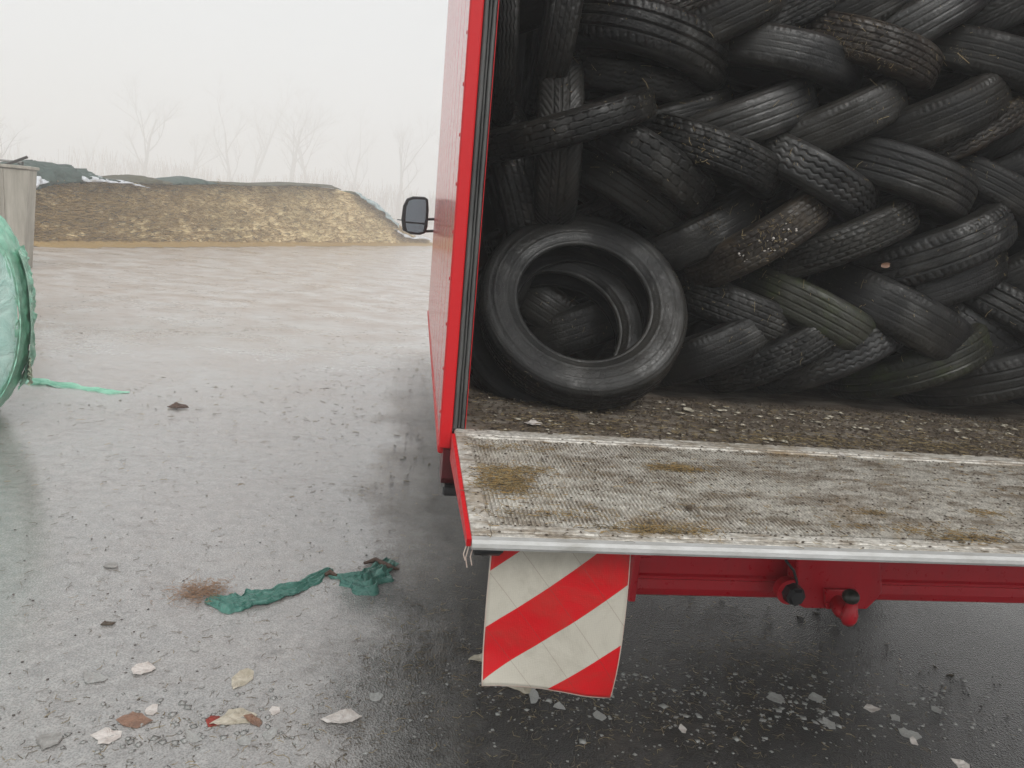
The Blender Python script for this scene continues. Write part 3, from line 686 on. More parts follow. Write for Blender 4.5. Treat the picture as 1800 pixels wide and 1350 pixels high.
def put_tyre(c, axis, udir, sr, sw, pat, mat, label, group=None, detail=False, spin=None):
    a = Vector(axis).normalized(); u = Vector(udir); u = (u-a*u.dot(a)).normalized(); x = u.cross(a).normalized()
    R = Matrix((x, u, a)).transposed().to_4x4()
    if spin is None: spin = random.uniform(0, 6.28)
    R = R @ Matrix.Rotation(spin, 4, 'Z')
    ext = RT*sr*sqrt(max(0, 1-a[0]**2))+.09*sw*abs(a[0])
    c = Vector(c); c.x = min(max(c.x, X0+.055+ext), X1-.055-ext)
    if not detail: c.z = max(c.z, 1.003+RT*sr*sqrt(max(0, 1-a[2]**2))+.08*sw*abs(a[2]))
    root = bpy.data.objects.new('tyre', None); COL.objects.link(root); root.empty_display_size = .1
    root.matrix_world = Matrix.Translation(Vector(c)) @ R @ Matrix.Diagonal((sr*random.uniform(.95, 1.0), sr*random.uniform(.99, 1.04), sw, 1))
    tag(root, label, 'tyre', group)
    SD = SIDE_D if detail else SIDE
    for nm, me in (('tread', TREADS[pat]), ('sidewall', SD[0]), ('sidewall', SD[1]), ('bead', BEAD[0]), ('bead', BEAD[1]), ('inner_liner', LINER)):
        o = bpy.data.objects.new(nm, me); COL.objects.link(o); o.parent = root
        if nm != 'inner_liner': o.material_slots[0].link = 'OBJECT'; o.material_slots[0].material = mat
    tyres.append((root.matrix_world.copy(), pat, mat)); roots.append((root, label)); return root
GR = {1: 'bottom herringbone row of tyres', 2: 'second herringbone row of tyres', 3: 'third herringbone row of tyres', 4: 'fourth herringbone row of tyres',
      5: 'fifth herringbone row of tyres', 6: 'sixth herringbone row of tyres', 7: 'topmost visible herringbone row of tyres', 0: 'upright tyres by the door seal'}
# head px, tail px, width px, front depth, pattern, material, row, radius scale, tilt deg, label
TY = [
 # row 1 (lean up to the right)
 (1334, 615, 1168, 690, 74, 2.64, 4, 'rub_grey', 1, .98, 8, 'dull bald tyre in the bottom row right beside the big front tyre'),
 (1432, 612, 1270, 700, 64, 2.58, 2, 'rub', 1, .95, 10, 'dark block-tread tyre second along the bottom row'),
 (1538, 615, 1362, 700, 66, 2.60, 1, 'rub_grey', 1, .98, 10, 'black tyre third along the bottom row lying on the box floor'),
 (1675, 612, 1462, 702, 68, 2.62, 0, 'rub_green', 1, 1.02, 12, 'moss-green tyre lying low in the bottom row on the box floor'),
 (1815, 628, 1590, 704, 80, 2.64, 0, 'rub', 1, 1.1, 12, 'wide tyre with clear shoulder slots at the right end of the bottom row'),
 (1900, 690, 1700, 735, 60, 2.80, 4, 'rub', 1, 1.0, 10, 'dark tyre half hidden below the right end of the bottom row'),
 # row 2 (lean down to the right)
 (1392, 592, 1190, 508, 72, 2.66, 2, 'rub', 2, .98, -6, 'chunky tread tyre slanting down beside the big front tyre'),
 (1496, 598, 1265, 470, 76, 2.60, 5, 'rub_green', 2, 1.0, -6, 'ribbed tyre with a green mossy lower end in the second row'),
 (1640, 604, 1395, 468, 88, 2.58, 4, 'rub_grey', 2, 1.05, -5, 'broad smooth grey tyre slanting down in the second row'),
 (1745, 640, 1612, 530, 66, 2.68, 6, 'rub', 2, 1.0, -4, 'dull tyre with brown stain under the slotted one in the second row'),
 (1815, 610, 1658, 500, 66, 2.62, 0, 'rub', 2, 1.05, -8, 'slotted-tread tyre with a straw stalk at the right end of the second row'),
 # row 3 (lean up to the right)
 (1088, 362, 905, 432, 78, 2.99, 2, 'rub_grey', 3, 1.0, 8, 'cracked block-tread tyre rising from behind the big front tyre'),
 (1308, 350, 1112, 452, 74, 2.70, 4, 'rub', 3, 1.0, 6, 'smooth worn tyre just above the big front tyre'),
 (1420, 345, 1200, 482, 72, 2.60, 2, 'rub_brown', 3, 1.02, 6, 'red-brown muddy tyre with white pebbles along its lower edge'),
 (1560, 370, 1350, 458, 66, 2.56, 2, 'rub', 3, 1.0, 8, 'black block-tread tyre right of the red-brown muddy tyre'),
 (1712, 378, 1498, 470, 84, 2.56, 0, 'rub_grey', 3, 1.04, 8, 'wide clean tyre with a brown leaf stuck on its lower side'),
 (1706, 452, 1560, 510, 62, 2.66, 4, 'rub', 3, .98, 8, 'smooth tyre tucked directly under the wide one with the brown leaf'),
 (1860, 388, 1695, 496, 62, 2.66, 4, 'rub_grey', 3, 1.0, 8, 'tyre with bright upper edge at the right end of the third row'),
 (1870, 460, 1722, 532, 54, 2.72, 1, 'rub', 3, 1.0, 8, 'lowest tyre at the right end of the third row'),
 # row 4 (lean down to the right)
 (1178, 412, 1018, 305, 64, 2.68, 0, 'rub_grey', 4, .98, -6, 'ribbed tyre with lengthwise lines under the cracked one'),
 (1222, 360, 1032, 238, 76, 2.56, 6, 'rub', 4, 1.0, -6, 'cracked block-tread tyre slanting down left of centre'),
 (1338, 326, 1132, 244, 72, 2.56, 2, 'rub', 4, 1.0, -6, 'tyre with flaking grey patches slanting down near centre'),
 (1486, 370, 1305, 262, 70, 2.56, 1, 'rub_grey', 4, 1.0, -6, 'grey-topped zigzag tyre in the middle of the fourth row'),
 (1645, 362, 1425, 272, 82, 2.54, 5, 'rub_grey', 4, 1.02, -6, 'broad shiny ribbed tyre in the fourth row'),
 (1776, 395, 1622, 298, 62, 2.60, 4, 'rub', 4, 1.0, -8, 'narrow bald tyre curving down at the right of the fourth row'),
 # row 5 (lean up to the right)
 (1098, 178, 868, 245, 58, 2.44, 6, 'rub', 5, 1.02, 8, 'hexagon-block tyre rising from the door seal'),
 (1262, 176, 1080, 222, 50, 2.68, 4, 'rub', 5, .98, 8, 'dark torn tyre right of the hexagon-block tyre'),
 (1390, 176, 1195, 246, 80, 2.60, 5, 'rub_grey', 5, 1.02, 6, 'ribbed tyre with clear curved sipes in the fifth row'),
 (1538, 168, 1370, 245, 78, 2.56, 4, 'rub', 5, 1.0, 8, 'worn smooth tyre below the straw-covered one'),
 (1698, 160, 1500, 250, 84, 2.56, 4, 'rub', 5, 1.04, 8, 'wide bald tyre with a faint shine in the fifth row'),
 (1735, 196, 1580, 278, 54, 2.58, 1, 'rub_brown', 5, 1.0, 8, 'narrow tyre with straw along its upper edge'),
 (1850, 160, 1670, 268, 68, 2.64, 3, 'rub', 5, 1.02, 8, 'arrow-tread tyre at the right of the fifth row'),
 (1860, 228, 1702, 308, 56, 2.62, 4, 'rub_grey', 5, 1.0, 8, 'tyre with shiny top edge below the arrow-tread tyre'),
 (1880, 285, 1740, 342, 52, 2.66, 4, 'rub', 5, 1.0, 8, 'lowest dark tyre at the right end of the fifth row'),
 # row 6 (lean down to the right)
 (1252, 140, 1008, 60, 86, 2.56, 0, 'rub_grey', 6, 1.06, -8, 'large grooved tyre near the upper left of the stack'),
 (1215, 188, 995, 145, 56, 2.70, 1, 'rub', 6, 1.0, -4, 'dark tyre squeezed under the large grooved one'),
 (1470, 152, 1238, 92, 72, 2.56, 4, 'rub_grey', 6, 1.02, -6, 'smooth tyre carrying an orange leaf'),
 (1592, 148, 1372, 72, 72, 2.54, 2, 'rub_brown', 6, 1.02, -6, 'tyre dusted with dry straw and moss'),
 (1788, 158, 1588, 92, 74, 2.56, 4, 'rub', 6, 1.02, -6, 'bald tyre crossed by a long straw stalk'),
 (1900, 140, 1700, 92, 60, 2.66, 2, 'rub', 6, 1.0, -6, 'dark tyre at the right end of the sixth row'),
 # row 7 (lean up to the right)
 (1262, -20, 1092, 48, 62, 2.60, 2, 'rub_brown', 7, 1.0, 8, 'brown-dusted tyre at the top beside the dark upper corner'),
 (1350, -6, 1185, 72, 74, 2.58, 4, 'rub', 7, 1.0, 8, 'smooth tyre at the top right of the brown-dusted one'),
 (1450, -14, 1300, 62, 58, 2.62, 2, 'rub', 7, 1.0, 8, 'block-tread tyre third along the top edge'),
 (1570, -30, 1405, 58, 70, 2.60, 4, 'rub', 7, 1.0, 8, 'dull smooth tyre fourth along the top edge'),
 (1668, -8, 1512, 84, 80, 2.56, 5, 'rub_grey', 7, 1.02, 8, 'ribbed tyre fifth along the top edge above the stalk'),
 (1800, -20, 1640, 62, 84, 2.64, 3, 'rub', 7, 1.04, 8, 'broad tyre at the top right corner of the stack'),
 (1880, 35, 1730, 92, 56, 2.68, 1, 'rub', 7, 1.0, 8, 'small part of a tyre below the top right corner'),
 (1120, -70, 985, -10, 74, 2.66, 4, 'rub', 7, 1.0, 8, 'shadowed tyre along the top edge over the large grooved one'),
 # upright ones at the left
 (880, 212, 884, 12, 42, 2.50, 1, 'rub', 0, .98, 0, 'upright zigzag-tread tyre pressed against the door seal'),
 (944, 190, 972, 0, 64, 2.56, 2, 'rub_grey', 0, 1.0, 4, 'upright tyre with a shiny patch at the top left'),
 (966, 392, 972, 228, 82, 2.60, 3, 'rub_grey', 0, .96, 0, 'upright arrow-tread tyre with a bright highlight'),
 (930, 436, 893, 300, 88, 2.74, 2, 'rub_grey', 0, .9, -4, 'block-tread tyre slumped against the door seal'),
]
def place_stack():
    for (hx, hy, tx, ty, wpx, yf, pat, mat, row, rs, tilt, lab) in TY:
        R = RT*rs*.965
        yc = yf+.24
        h = on_y(hx, hy, yc+.06); t = on_y(tx, ty, yc+.06)
        u = (t-h); u /= np.linalg.norm(u)
        c = h+u*R; c[1] = yc
        v = c-CP; v /= np.linalg.norm(v); v = v*.72+np.array([0, 1, 0])*.28; v[2] *= .7; v /= np.linalg.norm(v)
        v = v-u*np.dot(v, u)*.5; v -= u*np.dot(u, v); v /= np.linalg.norm(v)
        a = np.cross(u, v); a /= np.linalg.norm(a)
        if a[2] < 0: a = -a
        th = radians(tilt*random.uniform(.5, 1.2)); a = a*cos(th)-v*sin(th)     # lean the upper shoulder to the viewer
        depth = np.dot(c-CP-np.array([0, .2, 0]), F)
        sw = (wpx/FPX*depth)/.191; rs = rs*1.045
        put_tyre(c, a, u, rs, sw, pat, MAT[mat], lab+', in the truck' if len(lab.split()) < 9 else lab, GR[row])
place_stack()
# the two tyres lying against the foot of the stack
def big_ones():
    R = .372
    phi = radians(38)
    n = Vector((-.10, -cos(phi), sin(phi))).normalized()          # faces the viewer and up
    foot = on_z(1034, 733, 1.0)
    c = Vector((foot[0]-.005, foot[1]+R*sin(phi)+.075*cos(phi)-.03, 1.0+R*cos(phi)+.066*sin(phi)))
    put_tyre(c, n, (1, 0, 0), R/RT, .84, 5, MAT['rub_grey'], 'big tyre in front lying tilted against the stack with its open hole facing out', 'tyres lying against the foot of the stack', True)
    n2 = Vector((-.16, -cos(phi*.9), sin(phi*.9))).normalized()
    c2 = c-n*.16+Vector((-.095, 0, -.012))
    put_tyre(c2, n2, (1, 0, 0), R/RT*.99, .8, 2, MAT['rub'], 'second tilted tyre directly behind the big front tyre', 'tyres lying against the foot of the stack', True)
big_ones()
# a few deeper tyres that show in the gaps
for (x, y, ang, yc, lab) in ((1000, 620, .4, 3.15, 'dark tyre seen through the lower part of the big tyre hole'), (960, 545, -.5, 3.2, 'dark tyre seen through the upper part of the big tyre hole'),
                             (860, 600, 1.2, 3.1, 'dark tyre in the corner behind the two tilted tyres'), (1010, 100, 1.4, 3.3, 'dark tyre deep behind the upright tyre with a shiny patch'),
                             (900, 250, .3, 3.2, 'dark tyre deep in the gap beside the door seal'),
                             (1560, 560, .6, 3.35, 'dark tyre deep in the gap behind the broad smooth grey tyre'), (1420, 320, .5, 3.35, 'dark tyre deep behind the grey-topped zigzag tyre'), (1680, 420, .5, 3.35, 'dark tyre deep behind the clean tyre with the leaf')):
    c = on_y(x, y, yc); u = np.array([cos(ang), 0, sin(ang)]); a = np.cross(u, [0.1, 1, -.1])
    if a[2] < 0: a = -a
    put_tyre(c, a, u, 1, .95, 4, MAT['rub'], lab, 'deeper tyres behind the front layer')

# ------------------------------------------------------------------ straw and dirt on tyres and decks
def on_tyres(n_each):
    P = []; D = []; Ls = []; Ws = []
    for (Mw, pat, mt) in tyres:
        me = TREADS[pat]; n = n_each*(3 if mt is MAT['rub_brown'] else 1)
        idx = rng.integers(0, len(me.vertices), n*6); k = 0
        for i in idx:
            v = me.vertices[int(i)]; p = Mw @ v.co; nr = (Mw.to_3x3() @ v.normal).normalized()
            if nr.y > .1 or nr.z < .05 or p.z > 2.9: continue
            t = nr.cross(Vector(rng.normal(size=3))).normalized()
            P.append(tuple(p+nr*.0015)); D.append(tuple((t+nr*.1).normalized())); L = rng.uniform(.003, .012) if rng.random() < .9 else rng.uniform(.02, .04); Ls.append(L); Ws.append(rng.uniform(.0004, .0009))
            k += 1
            if k >= n: break
    return P, D, Ls, Ws
P, D, Ls, Ws = on_tyres(30)
strands('straw_bits', P, D, Ls, Ws, MAT['straw'], .3, 'pale straw bits sprinkled over the stacked tyres', 'straw')
def tyre_patches():
    px_ = lambda p: (lambda d: (900+FPX*np.dot(d, RV)/np.dot(d, F), 675-FPX*np.dot(d, UV)/np.dot(d, F)))(np.array(p)-CP)
    for (sub, x, y, rad, n, kind) in (('dusted with dry straw', 1455, 78, 34, 150, 's'), ('dusted with dry straw', 1545, 135, 34, 150, 's'), ('dusted with dry straw', 1500, 105, 45, 120, 's'),
                                ('straw along its upper edge', 1640, 235, 30, 130, 's'), ('straw along its upper edge', 1690, 195, 26, 90, 's'), ('brown-dusted tyre', 1120, 35, 30, 130, 's'),
                                ('wide bald tyre', 1535, 205, 20, 60, 's'), ('long straw stalk', 1690, 95, 20, 40, 's'), ('smooth worn tyre just above', 1250, 385, 36, 90, 's'),
                                ('red-brown muddy', 1345, 400, 60, 150, 's'), ('red-brown muddy', 1352, 428, 26, 9, 'c'), ('red-brown muddy', 1384, 408, 20, 6, 'c'), ('red-brown muddy', 1305, 452, 18, 5, 'c'),
                                ('big tyre in front', 1180, 560, 30, 40, 's'), ('big tyre in front', 900, 660, 50, 60, 's'), ('flaking grey patches', 1235, 275, 40, 50, 's')):
        for (Mw, pat, mt), (root, lab) in zip(tyres, roots):
            if sub not in lab: continue
            me = TREADS[pat]; P = []; D = []; vs = me.vertices; m3 = Mw.to_3x3()
            for i in range(0, len(vs), 3):
                p = Mw @ vs[i].co; nr = (m3 @ vs[i].normal).normalized()
                if nr.dot(Vector(CP)-p) < .02: continue
                q = px_(p)
                if (q[0]-x)**2+(q[1]-y)**2 < (rad*rng.uniform(.3, 1.1))**2:
                    t = nr.cross(Vector(rng.normal(size=3))).normalized(); P.append(p+nr*.002); D.append((t+nr*.25).normalized())
            if not P: continue
            k = rng.choice(len(P), min(n if kind == 'c' else int(n*.55), len(P)), replace=False); P = np.array([tuple(P[i]) for i in k]); D = np.array([tuple(D[i]) for i in k])
            if kind == 's': strands('straw_patch', P, D, rng.uniform(.004, .018, len(k)), rng.uniform(.0004, .0009, len(k)), MAT['straw' if x % 2 else 'straw_dark'], .3, 'patch of dry straw caught on a stacked tyre', 'straw')
            else: chips('pebbles', P, rng.uniform(.003, .008, len(k)), MAT['paper'], 'white pebbles lodged under the red-brown muddy tyre', 'pebbles', .8)
def scatter_clusters(regions, z, zj=.002, flat=.12):
    """regions: (x0,x1,y0,y1,n) or gaussian (cx,cy,sx,sy,n,'g')"""
    P = []
    for r in regions:
        if len(r) == 6: x = rng.normal(r[0], r[2], r[4]); y = rng.normal(r[1], r[3], r[4])
        else: x = rng.uniform(r[0], r[1], r[4]); y = rng.uniform(r[2], r[3], r[4])
        P.append(np.stack([x, y, np.full(len(x), z)+rng.uniform(0, zj, len(x))], 1))
    P = np.concatenate(P); n = len(P); a = rng.uniform(0, 2*pi, n)
    D = np.stack([np.cos(a), np.sin(a), rng.uniform(-flat*.3, flat, n)], 1); D /= np.linalg.norm(D, axis=1)[:, None]
    return P, D
def clip_xy(P, D, x0, x1, y0, y1):
    k = (P[:, 0] > x0) & (P[:, 0] < x1) & (P[:, 1] > y0) & (P[:, 1] < y1); return P[k], D[k]
def pxc(x, y, z): p = on_z(x, y, z); return float(p[0]), float(p[1])
def deck_litter():
    G = []
    for (x, y, sx, sy, n) in ((885, 850, .04, .045, 900), (905, 830, .05, .02, 300), (1190, 826, .04, .014, 420), (900, 790, .07, .02, 120), (1130, 935, .06, .012, 160), (1180, 935, .05, .012, 200), (1700, 950, .05, .014, 160),
                              (1540, 905, .02, .012, 60), (1730, 905, .03, .01, 70), (960, 905, .15, .02, 160), (1300, 780, .2, .015, 150), (1620, 935, .1, .015, 150), (1240, 760, .1, .01, 60)):
        cx, cy = pxc(x, y, 1.0); G.append((cx, cy, sx, sy, n, 'g'))
    P, D = scatter_clusters(G+[(.16, 2.78, 1.34, 2.04, 1000)], PZ+.003, .006)
    P, D = clip_xy(P, D, PX0+.01, 2.44, PY0+.015, 2.05)
    n = len(P); m = rng.random(n)
    for nm, k, mt, lab in (('straw', m < .45, 'straw_ochre', 'ochre straw scattered over the tail lift deck'), ('straw', (m >= .45) & (m < .7), 'straw', 'pale straw scattered over the tail lift deck'), ('straw', m >= .7, 'straw_dark', 'wet dark straw stuck to the tail lift deck')):
        q = k.sum(); strands(nm, P[k], D[k], rng.uniform(.006, .026, q), rng.uniform(.0004, .0009, q), MAT[mt], .3, lab, 'straw')
    P, D = scatter_clusters([(.2, 2.66, 2.1, 2.62, 1900), (.2, 2.4, 2.1, 2.3, 700), (1.3, 2.17, .15, .03, 300, 'g'), (1.75, 2.2, .12, .03, 300, 'g')], 1.001, .012)
    n = len(P); m = rng.random(n)
    for k, mt, lab in ((m < .4, 'straw', 'pale straw on the box floor in front of the tyres'), (m >= .4, 'straw_dark', 'wet brown straw on the box floor in front of the tyres')):
        q = k.sum(); strands('straw', P[k], D[k], rng.uniform(.008, .035, q), rng.uniform(.0005, .0012, q), MAT[mt], .3, lab, 'straw')
deck_litter()
def chips(name, P, size, mat, label, cat='debris', flatten=.45):
    n = len(P); V = []
    base = np.array([(1,0,0),(0,1,0),(-1,0,0),(0,-1,0),(0,0,1),(0,0,-1)], float)
    T_ = np.array([(0,1,4),(1,2,4),(2,3,4),(3,0,4),(1,0,5),(2,1,5),(3,2,5),(0,3,5)])
    s = np.asarray(size)[:, None, None]
    B = base[None]*rng.uniform(.5, 1.3, (n, 6, 1)); B[:, :, 2] *= flatten
    a = rng.uniform(0, 2*pi, n); c_, s_ = np.cos(a)[:, None], np.sin(a)[:, None]
    X = B[:, :, 0]*c_-B[:, :, 1]*s_; Yy = B[:, :, 0]*s_+B[:, :, 1]*c_
    V = np.stack([X, Yy, B[:, :, 2]], -1)*s+np.asarray(P)[:, None, :]
    Fc = (T_[None]+np.arange(n)[:, None, None]*6).reshape(-1, 3)
    return tag(np_mesh(name, V.reshape(-1, 3), Fc, mat), label, cat, kind='stuff')
def deck_chips():
    P, _ = scatter_clusters([(.16, 2.42, 1.36, 2.04, 1500)]+[(pxc(1570, 652+250, 1)[0], 1.5, .3, .1, 80, 'g'), (.9, 2.03, .5, .03, 300, 'g'), (1.7, 1.42, .3, .03, 200, 'g')], PZ+.003, .002)
    k = (P[:, 0] > PX0+.01) & (P[:, 0] < 2.78) & (P[:, 1] > PY0+.015) & (P[:, 1] < 2.05); P = P[k]
    chips('dirt_crumbs', P, rng.uniform(.0012, .005, len(P)), MAT['mudc'], 'dark dirt crumbs scattered over the tail lift deck', 'dirt')
    P, _ = scatter_clusters([(.19, 2.68, 2.1, 2.7, 3800)], 1.002, .006)
    chips('dirt_crumbs', P, rng.uniform(.002, .009, len(P)), MAT['mudc'], 'mud crumbs covering the box floor by the tyres', 'dirt')
    P, _ = scatter_clusters([(.25, 2.65, 2.1, 2.6, 520)], 1.004, .006)
    chips('pale_chips', P, rng.uniform(.002, .008, len(P)), MAT['cream'], 'pale chips on the muddy box floor', 'debris', .25)
    P, _ = scatter_clusters([(.9, 2.4, 2.3, 2.62, 60), (.3, 1.2, 2.12, 2.25, 14)], 1.006, .004)
    chips('pale_flakes', P, rng.uniform(.006, .022, len(P)), MAT['cream'], 'larger pale flakes on the muddy box floor', 'debris', .18)
deck_chips()
def ground_litter():
    # straw on the wet yard; density by distance, more on the right below the truck
    n = 6000
    d = rng.uniform(0, 1, n)**1.6*14+1.6; an = rng.uniform(-.62, .75, n)
    x = d*np.tan(an); y = d
    k = ~((x > X0+.1) & (y > 3.2) & (y < 8)); x, y = x[k], y[k]
    P = np.stack([x, y, np.full(len(x), .002)], 1)
    C = []
    for (cx, cy, sx, sy, m) in ((1.5, 2.55, .18, .1, 260), (1.1, 2.2, .4, .12, 400), (.5, 2.4, .2, .2, 300), (-.4, 2.1, .25, .1, 160), (.15, 2.6, .15, .3, 300)):
        C.append(np.stack([rng.normal(cx, sx, m), rng.normal(cy, sy, m), np.full(m, .002)], 1))
    P = np.concatenate([P]+C); n = len(P); a = rng.uniform(0, 2*pi, n); D = np.stack([np.cos(a), np.sin(a), rng.uniform(-.01, .06, n)], 1)
    L = rng.uniform(.006, .04, n)*np.where(P[:, 1] > 5, 1.5, 1); W = rng.uniform(.0005, .0011, n)*np.where(P[:, 1] > 4, 1.6, 1)
    m = rng.random(n)
    for k, mt, lab in ((m < .28, 'straw', 'pale straw stalks scattered on the wet ground'), (m >= .28, 'straw_dark', 'dark wet straw scattered on the wet ground')):
        strands('straw', P[k], D[k], L[k], W[k], MAT[mt], .35, lab, 'straw')
    # crumbs and grit
    n = 3000; d = rng.uniform(0, 1, n)**1.5*16+1.6; an = rng.uniform(-.62, .75, n)
    P = np.stack([d*np.tan(an), d, np.full(n, .001)], 1)
    chips('ground_grit', P, rng.uniform(.0015, .007, n)*np.where(d > 5, 1.3, 1), MAT['grit'], 'dark grit and mud crumbs on the wet ground', 'grit')
    n = 900; d = rng.uniform(1.85, 2.9, n); P = np.stack([rng.normal(1.1, .65, n), rng.normal(2.25, .16, n), np.full(n, .002)], 1)
    chips('pale_grit', P, rng.uniform(.0015, .008, n), MAT['stone'], 'pale chips and grit on the ground under the platform', 'grit', .3)
    n = 150; P = np.stack([rng.normal(1.35, .5, n), rng.normal(2.22, .12, n), np.full(n, .003)], 1)
    chips('plastic_flakes', P, rng.uniform(.005, .016, n), MAT['clear'], 'small cloudy plastic flakes on the dark ground under the platform', 'debris', .12)
    n = 120; P = np.stack([rng.normal(-.62, .26, n), rng.normal(2.12, .10, n), np.full(n, .003)], 1)
    chips('plastic_flakes', P, rng.uniform(.005, .015, n), MAT['clear'], 'small cloudy plastic flakes at the lower left', 'debris', .15)
    n = 60; P = np.stack([rng.normal(-.75, .3, n), rng.normal(2.1, .1, n), np.full(n, .002)], 1)
    chips('pale_grit', P, rng.uniform(.003, .009, n), MAT['stone'], 'pale chips on the ground at the lower left', 'grit', .3)
    # straw tuft by the green film
    cx, cy = pxc(352, 1043, 0)
    n = 420; P = np.stack([rng.normal(cx, .055, n), rng.normal(cy, .045, n), rng.uniform(.001, .02, n)], 1); a = rng.uniform(0, 2*pi, n)
    D = np.stack([np.cos(a), np.sin(a), rng.uniform(-.2, .5, n)], 1); D /= np.linalg.norm(D, axis=1)[:, None]
    strands('straw_tuft', P, D, rng.uniform(.015, .045, n), rng.uniform(.0006, .0011, n), MAT['tuft'], .3, 'tuft of reddish brown straw at the left end of the green film', 'straw')
ground_litter()

# ------------------------------------------------------------------ litter one can single out
def scrap(px, py, wpx, mat, label, cat, aspect=.6, curl=.35, rot=0, z=.004, name='plastic_scrap', group='scraps lying on the wet ground', seed=0, zplane=0.0, thick=.0016):
    c = on_z(px, py, zplane); dep = np.dot(c-CP, F); Wd = wpx/FPX*dep; H = Wd*aspect
    rr = random.Random(int(seed*1000)); k = rr.randint(6, 9); an = sorted(2*pi*(i+rr.uniform(-.35, .35))/k for i in range(k))
    cor = [(Wd*.5*cos(t)*rr.uniform(.55, 1.15), H*1.0*sin(t)*rr.uniform(.45, 1.15)) for t in an]
    fa = rr.uniform(-.6, .6); off = rr.uniform(-.15, .2)*H; n1 = k*4; V = []; nr = 6
    for i in range(n1):
        c0, c1 = cor[i//4], cor[(i//4+1) % k]; f = (i % 4)/4; X = c0[0]*(1-f)+c1[0]*f; Y_ = c0[1]*(1-f)+c1[1]*f
        for j in range(nr):
            q = j/(nr-1); x, y = X*q, Y_*q; dd = -x*sin(fa)+y*cos(fa)-off
            zz = z*.4+(max(0, dd)**1.15*curl*1.1)+.06*Wd*abs(fn((x/Wd*3, y/Wd*5, seed), 1.0))+.05*Wd*q*max(0, fn((x/Wd*2, y/Wd*2, seed+5), 1.0))*1.2
            V.append((x*cos(rot)-y*sin(rot), x*sin(rot)+y*cos(rot), max(.0018, zz)))
    me = bpy.data.meshes.new(name); me.from_pydata(V, [], grid_faces(n1, nr, True))
    o = link(me, name, mat, None, False); o.location = (c[0], c[1], zplane)
    s = o.modifiers.new('thick', 'SOLIDIFY'); s.thickness = thick
    return tag(o, label, cat, group)
SC = [
 (255, 1178, 46, 'paper', 'white curled plastic scrap lying alone above the lower left litter', 'scrap', .5, .3, .2),
 (425, 1198, 42, 'cream', 'pinkish translucent scrap standing up below the green film', 'scrap', .7, .5, .1),
 (166, 1193, 34, 'clear', 'small greyish crumpled scrap left of the white curled one', 'scrap', .8, .3, 1.2),
 (601, 1266, 70, 'paper', 'white folded film scrap furthest right among the lower left litter', 'scrap', .32, .25, .15),
 (190, 1296, 56, 'paper', 'long white scrap at the lower left beside the brown leaf', 'scrap', .45, .25, .5),
 (237, 1269, 58, 'brown_leaf', 'flat brown leaf between two white scraps at the lower left', 'leaf', .5, .2, -.1),
 (266, 1250, 22, 'paper', 'tiny white scrap touching the brown leaf', 'scrap', .8, .2, 0),
 (412, 1266, 74, 'cream', 'cream crumpled scrap beside the red leaf', 'scrap', .36, .16, .25),
 (375, 1270, 30, 'redleaf', 'small dark red leaf beside the cream crumpled scrap', 'leaf', .5, .2, 0),
 (447, 1268, 28, 'brown_leaf', 'rusty leaf fragment at the right end of the cream scrap', 'leaf', .8, .5, .9),
 (484, 1250, 26, 'paper', 'small bright white scrap right of the cream one', 'scrap', .6, .3, .3),
 (476, 1294, 32, 'clear', 'clear film scrap below the small bright white one', 'scrap', .6, .3, -.2),
 (432, 1306, 34, 'clear', 'glassy film scrap at the bottom below the cream one', 'scrap', .6, .3, .7),
 (339, 1298, 26, 'clear', 'clear crumpled film between the brown leaf and the cream scrap', 'scrap', .9, .4, .7),
 (86, 1301, 44, 'stone', 'grey flat stone at the lower left corner', 'stone', .6, .2, .3),
 (660, 1226, 32, 'clear', 'faint clear film on the asphalt left of the flag', 'scrap', .5, .2, 0),
 (343, 1143, 15, 'clear', 'tiny clear pebble of plastic under the straw tuft', 'scrap', .9, .4, .7),
 (838, 1158, 30, 'cream', 'pale scrap sticking out left of the striped flag', 'scrap', .5, .3, 0),
 (918, 1204, 62, 'cream', 'cream lump of film just below the striped flag', 'scrap', .5, .3, .1),
 (938, 1226, 24, 'clear', 'grey-green film disc below the striped flag', 'scrap', .9, .3, 0),
 (983, 1243, 24, 'clear', 'small pale film flake right of the grey-green disc', 'scrap', .5, .3, 0),
 (1052, 1260, 28, 'clear', 'flat pale flake below the flag tip', 'scrap', .5, .2, 0),
 (1200, 1283, 14, 'paper', 'small square white flake in the middle of the dark ground', 'scrap', .9, .3, .2),
 (1365, 1229, 40, 'clear', 'long grey flake under the tow bracket', 'scrap', .4, .3, -.2),
 (1432, 1228, 30, 'clear', 'grey flake right of the long grey one', 'scrap', .5, .3, .2),
 (1530, 1246, 30, 'paper', 'pale curled flake right of the grey flakes', 'scrap', .5, .4, -.2),
 (1572, 1262, 20, 'clear', 'small grey flake below the pale curled one', 'scrap', .7, .3, 0),
 (1598, 1292, 36, 'clear', 'slanting grey flake near the lower right', 'scrap', .4, .3, -.5),
 (1607, 1306, 18, 'paper', 'tiny pale flake under the slanting grey flake', 'scrap', .8, .3, 0),
 (1645, 1248, 24, 'clear', 'dull flake furthest right on the dark ground', 'scrap', .5, .3, 0),
 (1690, 1346, 30, 'paper', 'white flake at the bottom edge on the right', 'scrap', .6, .3, 0),
 (1455, 1273, 26, 'clear', 'grey flake alone below the tow ball', 'scrap', .6, .3, 0),
 (1365, 1100, 1, None, '', '', 0, 0, 0),
 (198, 996, 34, 'stone', 'grey mud clod left of the green film', 'clod', .35, .3, 0),
 (190, 1098, 22, 'mudc', 'small dark clod below the grey mud clod', 'clod', .3, .3, .4),
 (313, 716, 34, 'root', 'brown leaf clump far out on the wet ground', 'clod', .5, .2, 0),
]
